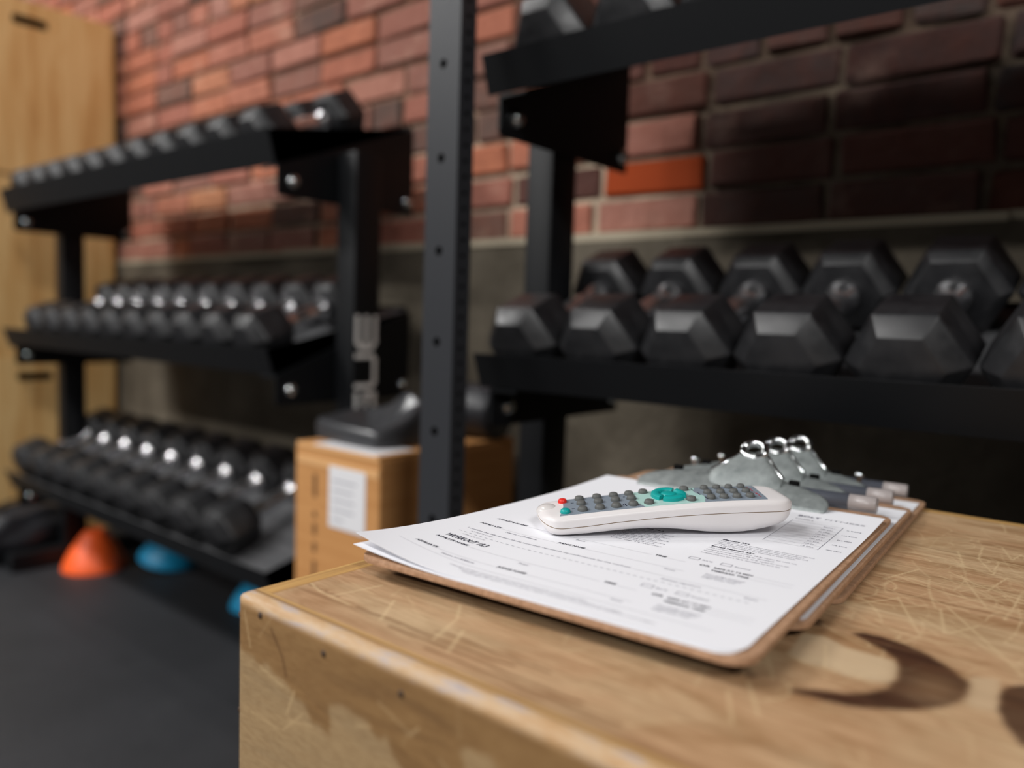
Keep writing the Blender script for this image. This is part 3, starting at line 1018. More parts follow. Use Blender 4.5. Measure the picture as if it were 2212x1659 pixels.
def edge_panel(name, x0, x1, y0, y1, z0, z1, which, mats, bev):
    bm = bmesh.new()
    add_box(bm, x0, x1, y0, y1, z0, z1)
    es = [e for e in bm.edges if which((e.verts[0].co + e.verts[1].co) / 2, e)]
    bmesh.ops.bevel(bm, geom=es, offset=bev, segments=5, affect='EDGES', profile=0.5)
    bm.normal_update()
    for f in bm.faces:
        nz = f.normal
        if nz.z > 0.93:
            f.material_index = 2
        elif max(abs(nz.x), abs(nz.y), abs(nz.z)) < 0.985:
            f.material_index = 1
        f.smooth = True
    me = bpy.data.meshes.new(name)
    bm.to_mesh(me)
    bm.free()
    to_local(me)
    return sharp(obj(name, me, mats, jb), 40)


edge_panel('side_panel', BX0, BX0 + T, BY0 + T * 0.62, BY1, FLOOR, ZB, lambda c_, e: abs(c_.x - BX0) < 1e-5 and abs(c_.z - ZB) < 1e-5, [M['front_wood'], M['worn_edge'], M['plies_y']], r0)
edge_panel('side_panel', BX1 - T, BX1, BY0 + T * 0.62, BY1, FLOOR, ZB, lambda c_, e: abs(c_.x - BX1) < 1e-5 and abs(c_.z - ZB) < 1e-5, [M['front_wood'], M['worn_edge'], M['plies_y']], r0)
edge_panel('back_panel', BX0 + T, BX1 - T, BY1 - T, BY1, FLOOR, ZB, lambda c_, e: abs(c_.y - BY1) < 1e-5 and abs(c_.z - ZB) < 1e-5, [M['front_wood'], M['worn_edge'], M['plies_x']], r0)
ax = np.concatenate([BX0 + r0 * (1 - np.cos(np.linspace(0, PI / 2, 6)[:-1])), np.arange(BX0 + r0, 0.03, 0.0012), np.linspace(0.03, BX1, 12)])
# along the panel: up the face, round the edge, across the plies to the top panel (az > ZB counts on past the edge)
TOPW = T * 0.62 - r0
az = np.concatenate([np.linspace(FLOOR, -0.36, 10), np.arange(-0.358, ZB - r0 - 0.0005, 0.0012), np.linspace(ZB - r0, ZB - r0 + r0 * PI / 2, 13), ZB - r0 + r0 * PI / 2 + np.linspace(0, TOPW, 6)[1:]])
XX, ZZ = np.meshgrid(ax, az, indexing='ij')
scr = np.zeros(XX.shape)
smg = np.zeros(XX.shape)
seg_mask(XX, ZZ, [(-0.330, -0.156), (-0.320, -0.168), (-0.317, -0.176)], 0.0010, smg, 0.8)
for k in range(40):
    cx, cz = rr.uniform(-0.36, -0.12), rr.uniform(-0.30, -0.16)
    a = rr.choice((0.1, 0.9, -0.7, 1.5)) + rr.gauss(0, 0.2)
    ln = rr.uniform(0.004, 0.025)
    seg_mask(XX, ZZ, [(cx, cz), (cx + ln * math.cos(a), cz + ln * math.sin(a))], 0.0009, scr, rr.uniform(0.1, 0.45))


lobes = [[(-0.37, -0.172), (-0.350, -0.1745), (-0.334, -0.177), (-0.320, -0.180), (-0.311, -0.183), (-0.303, -0.188), (-0.296, -0.191), (-0.288, -0.194), (-0.281, -0.1935), (-0.280, -0.188), (-0.284, -0.183), (-0.280, -0.1775), (-0.270, -0.176), (-0.258, -0.1775), (-0.246, -0.181), (-0.236, -0.186), (-0.229, -0.193), (-0.224, -0.204), (-0.226, -0.230), (-0.24, -0.27), (-0.26, -0.33), (-0.30, -0.38), (-0.37, -0.40)],
         [(-0.200, -0.168), (-0.185, -0.165), (-0.178, -0.172), (-0.176, -0.185), (-0.150, -0.176), (-0.12, -0.172), (-0.08, -0.175), (-0.06, -0.20), (-0.09, -0.25), (-0.14, -0.27), (-0.185, -0.23), (-0.199, -0.19)]]
pl_ = np.zeros(XX.shape)
wob = 0.0012 * np.sin(XX * 420) + 0.001 * np.sin(ZZ * 610 + XX * 230)
for lo in lobes:
    pl_ = np.maximum(pl_, in_poly(XX + wob, ZZ + wob * 0.7, lo).astype(float))
pl_ = smooth_mask(pl_, 3) * 0.62
t_ = (ZZ - (ZB - r0)) / (r0 * PI / 2)
wear = np.clip((t_ - 0.10) / 0.25, 0, 1) * np.clip((1.12 - t_) / 0.2, 0, 1)
plies = np.clip((t_ - 0.97) / 0.05, 0, 1)


def front_pos(a, b_):
    ang = np.clip((b_ - (ZB - r0)) / r0, 0, PI / 2)
    over = np.maximum(0, b_ - (ZB - r0) - r0 * PI / 2)
    y = BY0 + r0 * (1 - np.cos(ang)) + over
    z = np.minimum(b_, ZB - r0) + r0 * np.sin(ang)
    d = np.clip(BX0 + r0 - a, 0, r0)          # rounded left corner
    c_ = r0 - np.sqrt(np.maximum(0, r0 ** 2 - d ** 2))
    y = np.maximum(y, BY0 + c_)
    z = np.minimum(z, ZB - c_)
    return np.stack([a, y, z], -1)


me = grid_mesh('front_panel', ax, az, front_pos, dict(smudge=smg, scratch=scr, wear=wear, plies=plies, pale=pl_))
to_local(me)
me.materials.append(M['front_wood'])
me.shade_smooth()
obj('front_panel', me, None, jb)
for hx, hz in ((-0.3596, -0.1571), (-0.3396, -0.1518), (-0.2878, -0.1560), (-0.2349, -0.1575), (-0.3596, -0.2086)):
    bm = lathe([(0.0, -0.0006), (0.0008, -0.0008), (0.0017, -0.0002), (0.0019, 0.0006), (0.0019, 0.003)], 12, 'y')
    o = obj('screw', bm, M['screw'], jb, True)
    o.location = (hx - BX0, 0.0 + (0.0012 if hx < -0.358 else 0), hz - FLOOR)

# ------------------------------------------------------------------ clipboards
A0 = Vector((-0.33733, 0.27767, 0.0))
YC = R(4.2)
CU = Vector((math.cos(YC), math.sin(YC), 0))
CV = Vector((-math.sin(YC), math.cos(YC), 0))
TOPZ = -0.132
GRP = 'clipboards stacked on the plywood box'


def clip_parts(parent, level):
    """wide jaw plate with round wings, raised sprung lever ending in a hanging loop; local coordinates in metres"""
    c = 0.109           # middle of the clip along the short edge
    # jaw plate: stadium-ended, rising to the back
    bm = bmesh.new()
    nu, nv = 60, 8
    rows = []
    for j in range(nv + 1):
        t = j / nv
        row = []
        for i in range(nu + 1):
            a = -1 + 2 * i / nu
            hwid = 0.076 * (1 - 0.50 * max(0.0, t - 0.12) ** 2.2 * 1.0)
            rise = 0.0012 + 0.0145 * math.sin(t * PI / 2)
            edge_drop = (abs(a) ** 8)
            v = 0.279 + 0.036 * t * (1 - 0.15 * abs(a) ** 4)
            z = rise * (1 - 0.22 * abs(a) ** 5) + 0.0006
            # rounded wing tips
            tipin = 0.018 * (1 - math.sqrt(max(0, 1 - (2 * t - 0.75) ** 2 / 1.7)))
            row.append(bm.verts.new((c + a * (hwid - tipin * abs(a)), v, z)))
        rows.append(row)
    for j in range(nv):
        for i in range(nu):
            bm.faces.new((rows[j][i], rows[j][i + 1], rows[j + 1][i + 1], rows[j + 1][i]))
    bmesh.ops.recalc_face_normals(bm, faces=bm.faces[:])
    bmesh.ops.solidify(bm, geom=bm.faces[:], thickness=-0.0010)
    obj('jaw_plate', bm, M['clip'], parent, True)
    # lever: flat sloping face, straight sides, concave shoulders up to the loop
    prof = [(0.2855, 0.0030), (0.2885, 0.0075), (0.2925, 0.0120), (0.2965, 0.0165), (0.3005, 0.0205), (0.3045, 0.0240), (0.3085, 0.0270), (0.3125, 0.0298), (0.3165, 0.0322), (0.3195, 0.0336)]
    wl = [0.0275, 0.0278, 0.0281, 0.0284, 0.0286, 0.0236, 0.0194, 0.0156, 0.0124, 0.0104]
    bm = bmesh.new()
    rows = []
    cc = 0.1175
    for (v, z), hw_ in zip(prof, wl):
        row = []
        for i in range(21):
            a = -1 + 2 * i / 20
            row.append(bm.verts.new((cc + a * hw_, v + 0.0022 * abs(a) ** 10, z - 0.0014 * abs(a) ** 10)))
        rows.append(row)
    for A_, B_ in zip(rows, rows[1:]):
        for i in range(20):
            bm.faces.new((A_[i], A_[i + 1], B_[i + 1], B_[i]))
    for i in (0, 20):
        fl = [bm.verts.new((r_[i].co.x + (0.0016 if i else -0.0016), r_[i].co.y + 0.006, r_[i].co.z - 0.005)) for r_ in rows[:7]]
        for k in range(6):
            bm.faces.new((rows[k][i], rows[k + 1][i], fl[k + 1], fl[k]))
    bmesh.ops.recalc_face_normals(bm, faces=bm.faces[:])
    bmesh.ops.solidify(bm, geom=bm.faces[:], thickness=0.0011)
    lever = sharp(obj('lever', bm, M['clip'], parent), 40)
    # bright rolled shoulder edges
    def tube(pts, r, name, mt, par):
        cu = bpy.data.curves.new(name, 'CURVE')
        cu.dimensions = '3D'
        cu.bevel_depth = r
        cu.bevel_resolution = 3
        cu.use_fill_caps = True
        sp = cu.splines.new('POLY')
        sp.points.add(len(pts) - 1)
        for p_, q_ in zip(sp.points, pts):
            p_.co = (*q_, 1)
        o_ = bpy.data.objects.new(name, cu)
        dg = bpy.context.evaluated_depsgraph_get()
        COL.objects.link(o_)
        dg.update()
        me_ = bpy.data.meshes.new_from_object(o_.evaluated_get(dg))
        bpy.data.objects.remove(o_)
        bpy.data.curves.remove(cu)
        me_.materials.clear()
        return obj(name, me_, mt, par, True)
    for s in (-1, 1):
        tube([(cc + s * hw_, v + 0.003, z - 0.0016) for (v, z), hw_ in list(zip(prof, wl))[4:]], 0.0015, 'rolled_edge', M['clip_bright'], lever)
    tube([(cc + 0.0285 + 0.0008, v + 0.0055, z - 0.0045) for v, z in prof[:4]], 0.0013, 'rolled_edge', M['clip_bright'], lever)
    # hanging loop
    pts = []
    for i in range(33):
        a = 2 * PI * i / 32
        y = 0.0068 * math.sin(a)
        pts.append((cc + 0.0088 * math.cos(a), 0.3205 + y * 0.72, 0.0358 + y * 0.78))
    lp = tube(pts, 0.0031, 'loop', M['clip_bright'], parent)
    # rear rivets and black blocks standing in for dark slots in the plate
    for x in ((), (0.045,), (0.045, 0.173))[level]:
        bm = lathe([(0.0022, -0.006), (0.0022, 0.0), (0.0042, 0.0005), (0.0044, 0.002), (0.003, 0.004), (0.0, 0.0046)], 16, 'z')
        o = obj('rivet', bm, M['clip_bright'], parent, True)
        o.location = (x, 0.3160 if x < 0.1 else 0.308, 0.0150)
    o = obj('slot_block', box(-0.0038, 0.0038, -0.0025, 0.0025, -0.003, 0.0055, 0.001), M['dark'], parent)
    o.location = (0.1540, 0.3060, 0.0130)
    tag(o, 'small black block standing in for a dark slot')
    o = obj('slot_block', o.data, None, parent)
    o.location = (0.0600, 0.3060, 0.0130)


CLIPB = []
for k, (du, dv, z, lab) in enumerate(((0.0, 0.0, TOPZ, 'hardboard clipboard on top of the stack, holding the score sheet under the remote'),
                                      (-0.0015, 0.0660, TOPZ - 0.0045, 'hardboard clipboard in the middle of the stack, its sheet showing as a white strip'),
                                      (0.0015, 0.1275, TOPZ - 0.0090, 'hardboard clipboard at the bottom of the stack, flat on the plywood'))):
    org = A0 + CU * du + CV * dv
    t = thing('clipboard', lab, 'clipboard', (org.x, org.y, z), (0, 0, YC), GRP)
    bm = prism(rrect(-0.001, (0.2226, 0.2280, 0.2270)[k], 0.0, 0.318, 0.013, 8), 'z', -0.0033, 0.0, 0.0006, 2)
    bm.normal_update()
    for f in bm.faces:
        if f.normal.z < -0.7:
            f.material_index = 1
    sharp(obj('board', bm, [M['hardboard'], M['board_back']], t), 40)
    clip_parts(t, k)
    CLIPB.append(t)


# paper sheets: curved up at the near left corner
def lift(u, v):
    a = np.clip((0.075 - u) / 0.075, 0, None) ** 2
    f = 0.0100 * a * np.exp(-np.maximum(v, 0) / 0.075)
    # the clip pulls the far end up a little
    f = f + 0.0022 * np.clip((v - 0.20) / 0.09, 0, 1) ** 2
    return f


def sheet(name, label, parent_frame, u0, u1, v0, v1, z, curl, rc, skew=0.0, thick=0.0003, nu=56, nv=70):
    t = thing(name, label, 'paper', parent_frame.location + Vector((0, 0, z)), (0, 0, YC), 'paper sheets on the clipboards')
    A = np.linspace(0, 1, nu)
    B = np.linspace(0, 1, nv)
    AA, BB = np.meshgrid(A, B, indexing='ij')
    V = v0 + BB * (v1 - v0)
    U = u0 + AA * (u1 - u0)
    # round off the near right corner
    cu_, cv_ = u1 - rc, v0 + rc
    m_ = (U > cu_) & (V < cv_)
    d = np.hypot(U - cu_, V - cv_) + 1e-9
    mx = np.maximum(U - cu_, cv_ - V)
    k_ = np.where(m_, mx / d, 1.0)
    U = np.where(m_, cu_ + (U - cu_) * k_, U)
    V = np.where(m_, cv_ + (V - cv_) * k_, V)
    U = U + skew * V
    Z = curl * lift(U, V)
    bm = bmesh.new()
    top = [[bm.verts.new((U[i, j], V[i, j], Z[i, j] + thick)) for j in range(nv)] for i in range(nu)]
    bot = [[bm.verts.new((U[i, j], V[i, j], Z[i, j])) for j in range(nv)] for i in range(nu)]
    for i in range(nu - 1):
        for j in range(nv - 1):
            bm.faces.new((top[i][j], top[i + 1][j], top[i + 1][j + 1], top[i][j + 1]))
            bm.faces.new((bot[i][j], bot[i][j + 1], bot[i + 1][j + 1], bot[i + 1][j]))
    for i in range(nu - 1):
        bm.faces.new((bot[i][0], bot[i + 1][0], top[i + 1][0], top[i][0]))
        bm.faces.new((top[i][-1], top[i + 1][-1], bot[i + 1][-1], bot[i][-1]))
    for j in range(nv - 1):
        bm.faces.new((top[0][j], top[0][j + 1], bot[0][j + 1], bot[0][j]))
        bm.faces.new((bot[-1][j], bot[-1][j + 1], top[-1][j + 1], top[-1][j]))
    o = sharp(obj('sheet', bm, M['paper'], t), 60)
    return t


sheet('paper_sheet', 'sheet beneath the score sheet, its near left corner peeking out lower', CLIPB[0], -0.0035, 0.2155, 0.0015, 0.290, 0.0001, 0.42, 0.010, 0.012)
score = sheet('score_sheet', 'printed white score sheet on the top clipboard, corner curling up', CLIPB[0], -0.0035, 0.2170, 0.0035, 0.293, 0.0006, 1.0, 0.012, 0.013)
sheet('paper_sheet', 'white sheet on the middle clipboard, mostly hidden', CLIPB[1], 0.009, 0.2256, 0.009, 0.300, 0.0002, 0.0, 0.003)
sheet('paper_sheet', 'white sheet on the bottom clipboard, showing by the pens', CLIPB[2], 0.006, 0.2230, 0.009, 0.300, 0.0002, 0.0, 0.003)

# printed words, set flat on the sheet and bent with it
ZT = 0.0003 + 0.00012


def bend(me):
    n_ = len(me.vertices)
    co = np.empty(n_ * 3, np.float32)
    me.vertices.foreach_get('co', co)
    co = co.reshape(-1, 3)
    co[:, 2] = lift(co[:, 0], co[:, 1]) + ZT
    me.vertices.foreach_set('co', co.ravel())
    me.update()


DG = bpy.context.evaluated_depsgraph_get()
TEXTCACHE = []


def word(s, u, v, cap, width=None, m='ink', bold=0.0, shear=0.0, name='printed_words', collect=None):
    """text with its baseline at (u, v) mm, cap height in mm, stretched to the given width"""
    cu = bpy.data.curves.new('t', 'FONT')
    cu.body = s
    cu.size = 1.0
    cu.offset = bold
    cu.shear = shear
    cu.resolution_u = 2
    cu.fill_mode = 'FRONT'
    o_ = bpy.data.objects.new('t', cu)
    COL.objects.link(o_)
    DG.update()
    me = bpy.data.meshes.new_from_object(o_.evaluated_get(DG))
    bpy.data.objects.remove(o_)
    bpy.data.curves.remove(cu)
    n_ = len(me.vertices)
    co = np.empty(n_ * 3, np.float32)
    me.vertices.foreach_get('co', co)
    co = co.reshape(-1, 3)
    sy = cap / 0.69
    sx = sy if width is None else width / (co[:, 0].max() - co[:, 0].min())
    co[:, 0] = (u + (co[:, 0] - co[:, 0].min()) * sx) * 0.001
    co[:, 1] = (v + co[:, 1] * sy) * 0.001
    me.vertices.foreach_set('co', co.ravel())
    bend(me)
    me.materials.clear()
    if collect is not None:
        collect.from_mesh(me)
        bpy.data.meshes.remove(me)
        return None
    me.name = name
    return obj(name, me, M[m], score)


def rule(bm, u0, v0, u1, v1, wd=0.18, n_=14):
    d = Vector((u1 - u0, v1 - v0))
    d.normalize()
    nn = Vector((-d.y, d.x)) * wd / 2
    prev = None
    for i in range(n_ + 1):
        t = i / n_
        cx, cy = u0 + (u1 - u0) * t, v0 + (v1 - v0) * t
        pr = [bm.verts.new(((cx + s * nn.x) * .001, (cy + s * nn.y) * .001, 0)) for s in (-1, 1)]
        if prev:
            bm.faces.new((prev[0], pr[0], pr[1], prev[1]))
        prev = pr


def finish_rules(bm, name, m):
    for v in bm.verts:
        v.co.z = float(lift(np.array(v.co.x), np.array(v.co.y))) + ZT
    bmesh.ops.recalc_face_normals(bm, faces=bm.faces[:])
    return tag(obj(name, bm, M[m], score), None, kind='stuff')


rl = bmesh.new()
fp = bmesh.new()
pale_bm = bmesh.new()
for dv, blk in ((0.0, 0), (61.5, 1)):
    b = 0.011
    if blk == 0:
        word('WORKOUT 18.3', 19.0, 54.6 + dv, 5.0, 30.5, 'ink', 0.024, 0.20, 'heading')
    word('ATHLETE NAME', 17.0, 48.4 + dv, 2.3, 24.0, 'ink', 0.028)
    word('AFFILIATE', 15.8, 31.6 + dv, 2.3, 16.5, 'ink', 0.028)
    word('JUDGE NAME', 75.0, 31.0 + dv, 2.3, 18.6, 'ink', 0.028)
    word('TIME', 131.0, 47.2 + dv, 2.4, 7.0, 'ink', 0.028)
    word('Name of Affiliate', 39.5, 26.8 + dv, 2.0, 23.0, collect=fp)
    word('Print', 80.5, 43.6 + dv, 1.9, 6.2, collect=fp)
    word('Print', 146.0, 27.0 + dv, 1.9, 6.2, collect=fp)
    rule(rl, 42.5, 48.2 + dv, 129.0, 47.2 + dv)
    rule(rl, 33.5, 31.4 + dv, 73.5, 31.0 + dv)
    rule(rl, 94.5, 30.8 + dv, 156.0, 30.8 + dv)
    rule(rl, 139.0, 47.0 + dv, 150.0, 47.0 + dv)
    word('OR', 158.0, 46.6 + dv, 2.6, 6.2, 'ink', 0.028)
    word('REPS AT 14 MIN', 166.5, 46.4 + dv, 2.2, 21.5, 'ink', 0.03)
    word('TIEBREAK TIME', 166.6, 41.2 + dv, 2.2, 21.0, 'ink', 0.03)
    rule(rl, 188.8, 46.2 + dv, 210.0, 46.0 + dv)
    rule(rl, 188.8, 41.0 + dv, 210.0, 40.8 + dv)
    for bu in (148.2, 167.0):
        for p_, q_ in (((0, 0), (6, 0)), ((6, 0), (6, 4)), ((6, 4), (0, 4)), ((0, 4), (0, 0))):
            rule(fp, bu + p_[0], 55.2 + dv + p_[1], bu + q_[0], 55.2 + dv + q_[1], 0.35, 3)
    word("Rx'd", 156.2, 56.0 + dv, 1.9, 5.6, collect=fp)
    word('Scaled', 174.8, 56.0 + dv, 1.9, 8.6, collect=fp)
    for k_, s_ in enumerate(('Non-Judge Initiated', 'Completed, Certified', 'Judges Count Total')):
        word(s_, 167.0, 34.2 - 2.9 * k_ + dv * 0.985, 1.7, (21, 20, 18)[k_], collect=fp)
rule(rl, 8.0, 26.5, 60.0, 22.4)
rule(rl, 60.0, 22.4, 200.0, 21.0)
word('I confirm the information above accurately represents my performance for the workout', 18.0, 77.6, 2.0, 113.0, collect=fp)
rule(rl, 132.5, 77.6, 206.0, 75.8)
word('Athlete signature', 151.5, 71.6, 2.0, 22.0, collect=fp)
word('Date', 196.0, 71.6, 2.0, 6.4, collect=fp)
for k_ in range(46):      # cut line
    uu = 18.0 + k_ * 4.0
    rule(fp, uu, 69.6 - 0.02 * k_ * 4.0 * 0.95, uu + 2.1, 69.6 - 0.02 * (k_ * 4.0 + 2.1) * 0.95, 0.40, 2)
for k_, (u_, wd_) in enumerate(((54, 84), (62, 96), (66, 110))):
    word('Copyright all rights reserved the open workout scorecard for athletes and judges', u_, 17.0 - 2.4 * k_, 1.5, wd_, collect=pale_bm)
word('ATHLETE COPY', 24.0, 73.2, 1.6, 17.0, collect=pale_bm)
word('AFFILIATE COPY', 24.0, 64.4, 1.6, 17.0, collect=pale_bm)
# notes in the right-hand column
word('Masters 55+', 149.5, 168.0, 2.4, 17.0, 'ink', 0.03)
word('Scaled Masters 55+', 149.0, 149.4, 2.4, 26.5, 'ink', 0.03)
for k_, s_ in enumerate(('Men perform 95-lb. overhead squats, chin-over-bar pull-ups and', 'use a 35-lb. dumbbell for the snatches, then bar muscle-ups', 'Women perform 65-lb. overhead squats, chest-to-bar and', 'use a 20-lb. dumbbell for the snatches in both rounds')):
    word(s_, 149.5, 164.4 - 3.4 * k_, 1.7, (56, 51, 54, 48)[k_], collect=fp)
for k_, s_ in enumerate(('Men perform single-unders, 65-lb. squats for each set,', 'jumping pull-ups and a 35-lb. dumbbell', 'Women perform single-unders, 45-lb. squats for each set,', 'jumping pull-ups and a 10-lb. dumbbell for each set')):
    word(s_, 149.0, 145.6 - 4.2 * k_, 1.7, (52, 40, 50, 46)[k_], collect=fp)
# left-hand column, partly under the remote
word('Workout 18.3', 92.0, 160.0, 2.4, 21.0, 'ink', 0.03)
for k_, s_ in enumerate(('2 rounds for time of', '100 double-unders', '20 overhead squats', '100 double-unders', '12 ring muscle-ups', '100 double-unders', '20 dumbbell snatches', '100 double-unders', '12 bar muscle-ups', 'Time cap 14 minutes')):
    word(s_, 92.0 + (k_ % 3) * 0.4, 156.0 - 3.3 * k_, 1.7, 24 + (k_ * 7) % 13, collect=fp)
# rep table
TU0, TU1 = 168.8, 202.0
for u_ in (TU0, TU1):
    rule(fp, u_, 186.0, u_ + 0.6, 250.5, 0.30, 6)
for k_ in range(10):
    v_ = 186.0 + 6.9 * k_
    rule(rl, TU0, v_, TU1 + 0.3, v_ + 1.0, 0.2, 4)
    if k_ < 9:
        word(('12 MU', '100 DU', '20 DS', '100 DU', '12 RMU', '100 DU', '20 OHS', '100 DU', 'ROUND 1')[k_], TU0 + 22.5, v_ + 2.4, 2.0, 7.2, collect=fp)
        if k_ % 2 == 0:
            word(str(488 - 112 * (k_ // 2) if k_ < 8 else 0) + ' REPS', TU1 + 4.0, v_ + 2.6, 1.9, 9.0, collect=fp)
word('ROUND 2', TU0 + 1.0, 254.6, 2.2, 12.0, collect=fp)
word('BOLT', 169.5, 262.6, 3.6, 15.0, 'ink_mid', 0.04)
word('FITNESS', 187.5, 262.6, 3.4, 26.0, 'ink_pale', 0.01)
finish_rules(rl, 'ruled_lines', 'ink_pale')
finish_rules(fp, 'fine_print', 'ink_mid')
finish_rules(pale_bm, 'pale_print', 'ink_pale')


# ------------------------------------------------------------------ pens tucked behind the clips
def W(u, v, z):
    p = A0 + CU * u + CV * v
    return (p.x, p.y, TOPZ + z)


for k, (ue, v, z, lab) in enumerate(((0.2095, 0.3265, 0.0045, 'smoky grey pen tucked behind the front clip, nearest the remote'),
                                     (0.2105, 0.3885, 0.0000, 'smoky grey pen tucked behind the middle clip, between two other pens'),
                                     (0.2115, 0.4535, -0.0050, 'smoky grey pen tucked behind the rear clip, farthest from the remote'))):
    p = thing('pen', lab, 'pen', W(ue, v, z), (0, 0, YC + R(0.5)), 'pens held by the clipboards')
    r_ = 0.0062
    obj('barrel', lathe([(0.0, -0.138), (0.0012, -0.137), (0.0048, -0.125), (r_, -0.119), (r_, -0.019)], 24, 'x'), M['pen'], p, True)
    tag(obj('end_cap', lathe([(r_ * 1.01, -0.0195), (r_ * 1.01, -0.001), (r_ * 0.9, 0.0), (0.0, 0.0)], 24, 'x'), M['pen_end'], p, True), 'paler cloudy pen end')

# ------------------------------------------------------------------ remote control
def ray_floor(u, v):
    p = A0 + CU * u + CV * v
    return p


toe = A0 + CU * 0.0654 + CV * 0.1060 + Vector((0.0042, -0.0042, 0))
RY = R(47.3)
rem = thing('remote_control', 'white remote control with teal and grey buttons lying across the score sheet', 'remote', (toe.x, toe.y, TOPZ + 0.0004), (0, 0, RY))
rem.rotation_mode = 'XYZ'
rem.rotation_euler = (R(3.8), 0, RY)
PB = np.array([(-8.6, 8.0), (-7.4, 3.8), (-6.0, 1.5), (-1.5, 0.0), (8, 0.15), (19.2, 0.9), (32, 2.2), (44.9, 3.4), (58.2, 4.0), (71.4, 3.6), (85.0, 2.3), (98.4, 0.7), (111.9, 0.0), (125.7, 0.8), (139.1, 3.6), (148, 6.6), (153.5, 10.0), (156.4, 14.0), (157.2, 17.7)])
PM = np.array([(-8.6, 8.2), (-4, 6.6), (1.8, 6.2), (20, 8.0), (35.9, 10.2), (58, 12.6), (79.7, 14.5), (103, 15.9), (124.7, 16.7), (145, 17.2), (157.2, 17.9)])
PT = np.array([(-8.6, 11.8), (1.5, 13.3), (30, 16.6), (66.4, 20.3), (100, 22.9), (137.0, 24.4), (150, 24.4), (157.2, 24.0)])
C2, HW = 19.5, 19.7
S0, S1 = -8.6, 157.2


def sm(P, s):
    k = np.array([-3, -1.5, 0, 1.5, 3])
    return float(np.mean([np.interp(np.clip(s + d, S0, S1), P[:, 0], P[:, 1]) for d in k]))


def hwid(s):
    sl = max(0.0, min(1.0, (s - S0) / 15.0))
    sr = max(0.0, min(1.0, (S1 - s) / 16.0))
    f = (1 - (1 - sl) ** 3.0) ** (1 / 2.3) * 1.0
    g_ = (1 - (1 - sr) ** 2.4) ** (1 / 2.4)
    return HW * min(1, 0.02 + 0.98 * f) * (0.02 + 0.98 * g_)


def endf(s):
    sl = max(0.0, min(1.0, (s - S0) / 5.5))
    sr = max(0.0, min(1.0, (S1 - s) / 9.0))
    return (1 - (1 - sl) ** 2.2) ** (1 / 2.2) * (1 - (1 - sr) ** 2.2) ** (1 / 2.2)


def top_at(s, e):
    m_, t_ = sm(PM, s), sm(PT, s)
    a = min(1.0, abs(e - C2) / max(1e-6, hwid(s)))
    return m_ + (t_ - m_) * endf(s) * (1 - a ** 5.5) ** (1 / 5.5)


stations = np.unique(np.concatenate([S0 + 12 * (1 - np.cos(np.linspace(0, PI / 2, 12))), np.linspace(4, 140, 34), S1 - 16 * (1 - np.cos(np.linspace(PI / 2, 0, 14)))]))


def shell(upper):
    bm = bmesh.new()
    rows = []
    N = 28
    for s in stations:
        m_ = sm(PM, s) + (0.22 if upper else -0.22)
        h_ = hwid(s)
        row = []
        for i in range(N + 1):
            a = PI * i / N
            ca, sa = math.cos(a), math.sin(a)
            e_ = 5.5 if upper else 3.2
            x = math.copysign(abs(ca) ** (2 / e_), ca)
            y = abs(sa) ** (2 / e_)
            if upper:
                z = m_ + max(0.02, (sm(PT, s) - m_) * endf(s)) * y
            else:
                z = m_ - max(0.02, (m_ - sm(PB, s)) * (0.25 + 0.75 * endf(s)) if s < 20 or s > 140 else (m_ - sm(PB, s))) * y
            row.append(bm.verts.new((s * .001, (C2 + x * h_) * .001, z * .001)))
        rows.append(row)
    for A_, B_ in zip(rows, rows[1:]):
        for i in range(N):
            bm.faces.new((A_[i], A_[i + 1], B_[i + 1], B_[i]))
    bm.faces.new(rows[0])
    bm.faces.new(rows[-1])
    bmesh.ops.recalc_face_normals(bm, faces=bm.faces[:])
    return bm


us = obj('upper_shell', shell(True), M['remote'], rem, True)
obj('lower_shell', shell(False), M['remote'], rem, True)
bm = bmesh.new()
rows = []
for s in stations:
    m_ = sm(PM, s)
    h_ = max(0.05, hwid(s) - 0.25)
    rows.append([bm.verts.new((s * .001, (C2 + sx * h_) * .001, (m_ + dz) * .001)) for sx, dz in ((-1, -0.3), (-1, 0.3), (1, 0.3), (1, -0.3))])
for A_, B_ in zip(rows, rows[1:]):
    for i in range(4):
        bm.faces.new((A_[i], A_[(i + 1) % 4], B_[(i + 1) % 4], B_[i]))
bmesh.ops.recalc_face_normals(bm, faces=bm.faces[:])
obj('seam', bm, M['seam'], rem)


# face panel with an aqua middle
def panel_piece(sa_fn, sb_fn, name, m):
    bm = bmesh.new()
    E_ = np.linspace(4.2, 35.0, 14)
    rows = []
    for e in E_:
        sa_, sb_ = sa_fn(e), sb_fn(e)
        rows.append([bm.verts.new((s * .001, e * .001, (top_at(s, e) + 0.16) * .001)) for s in np.linspace(sa_, sb_, 26)])
    for A_, B_ in zip(rows, rows[1:]):
        for i in range(25):
            bm.faces.new((A_[i], A_[i + 1], B_[i + 1], B_[i]))
    bmesh.ops.recalc_face_normals(bm, faces=bm.faces[:])
    bmesh.ops.solidify(bm, geom=bm.faces[:], thickness=0.0003)
    return obj(name, bm, M[m], rem, False)


lft = lambda e: 1.8 + 6.5 * math.sin(min(1, max(0, (e - 4) / 26)) * PI / 2)
rgt = lambda e: 136.8 + 0.10 * (e - 4)
qa = lambda e: 54.5 + 1.8 * math.sin(e * 0.30 + 0.6)
qb = lambda e: 97.0 - 1.8 * math.sin(e * 0.30 + 0.4)
panel_piece(lft, qa, 'face_panel', 'panel')
tag(panel_piece(qa, qb, 'face_panel', 'aqua'), 'pale aqua middle of the face panel')
panel_piece(qb, rgt, 'face_panel', 'panel')


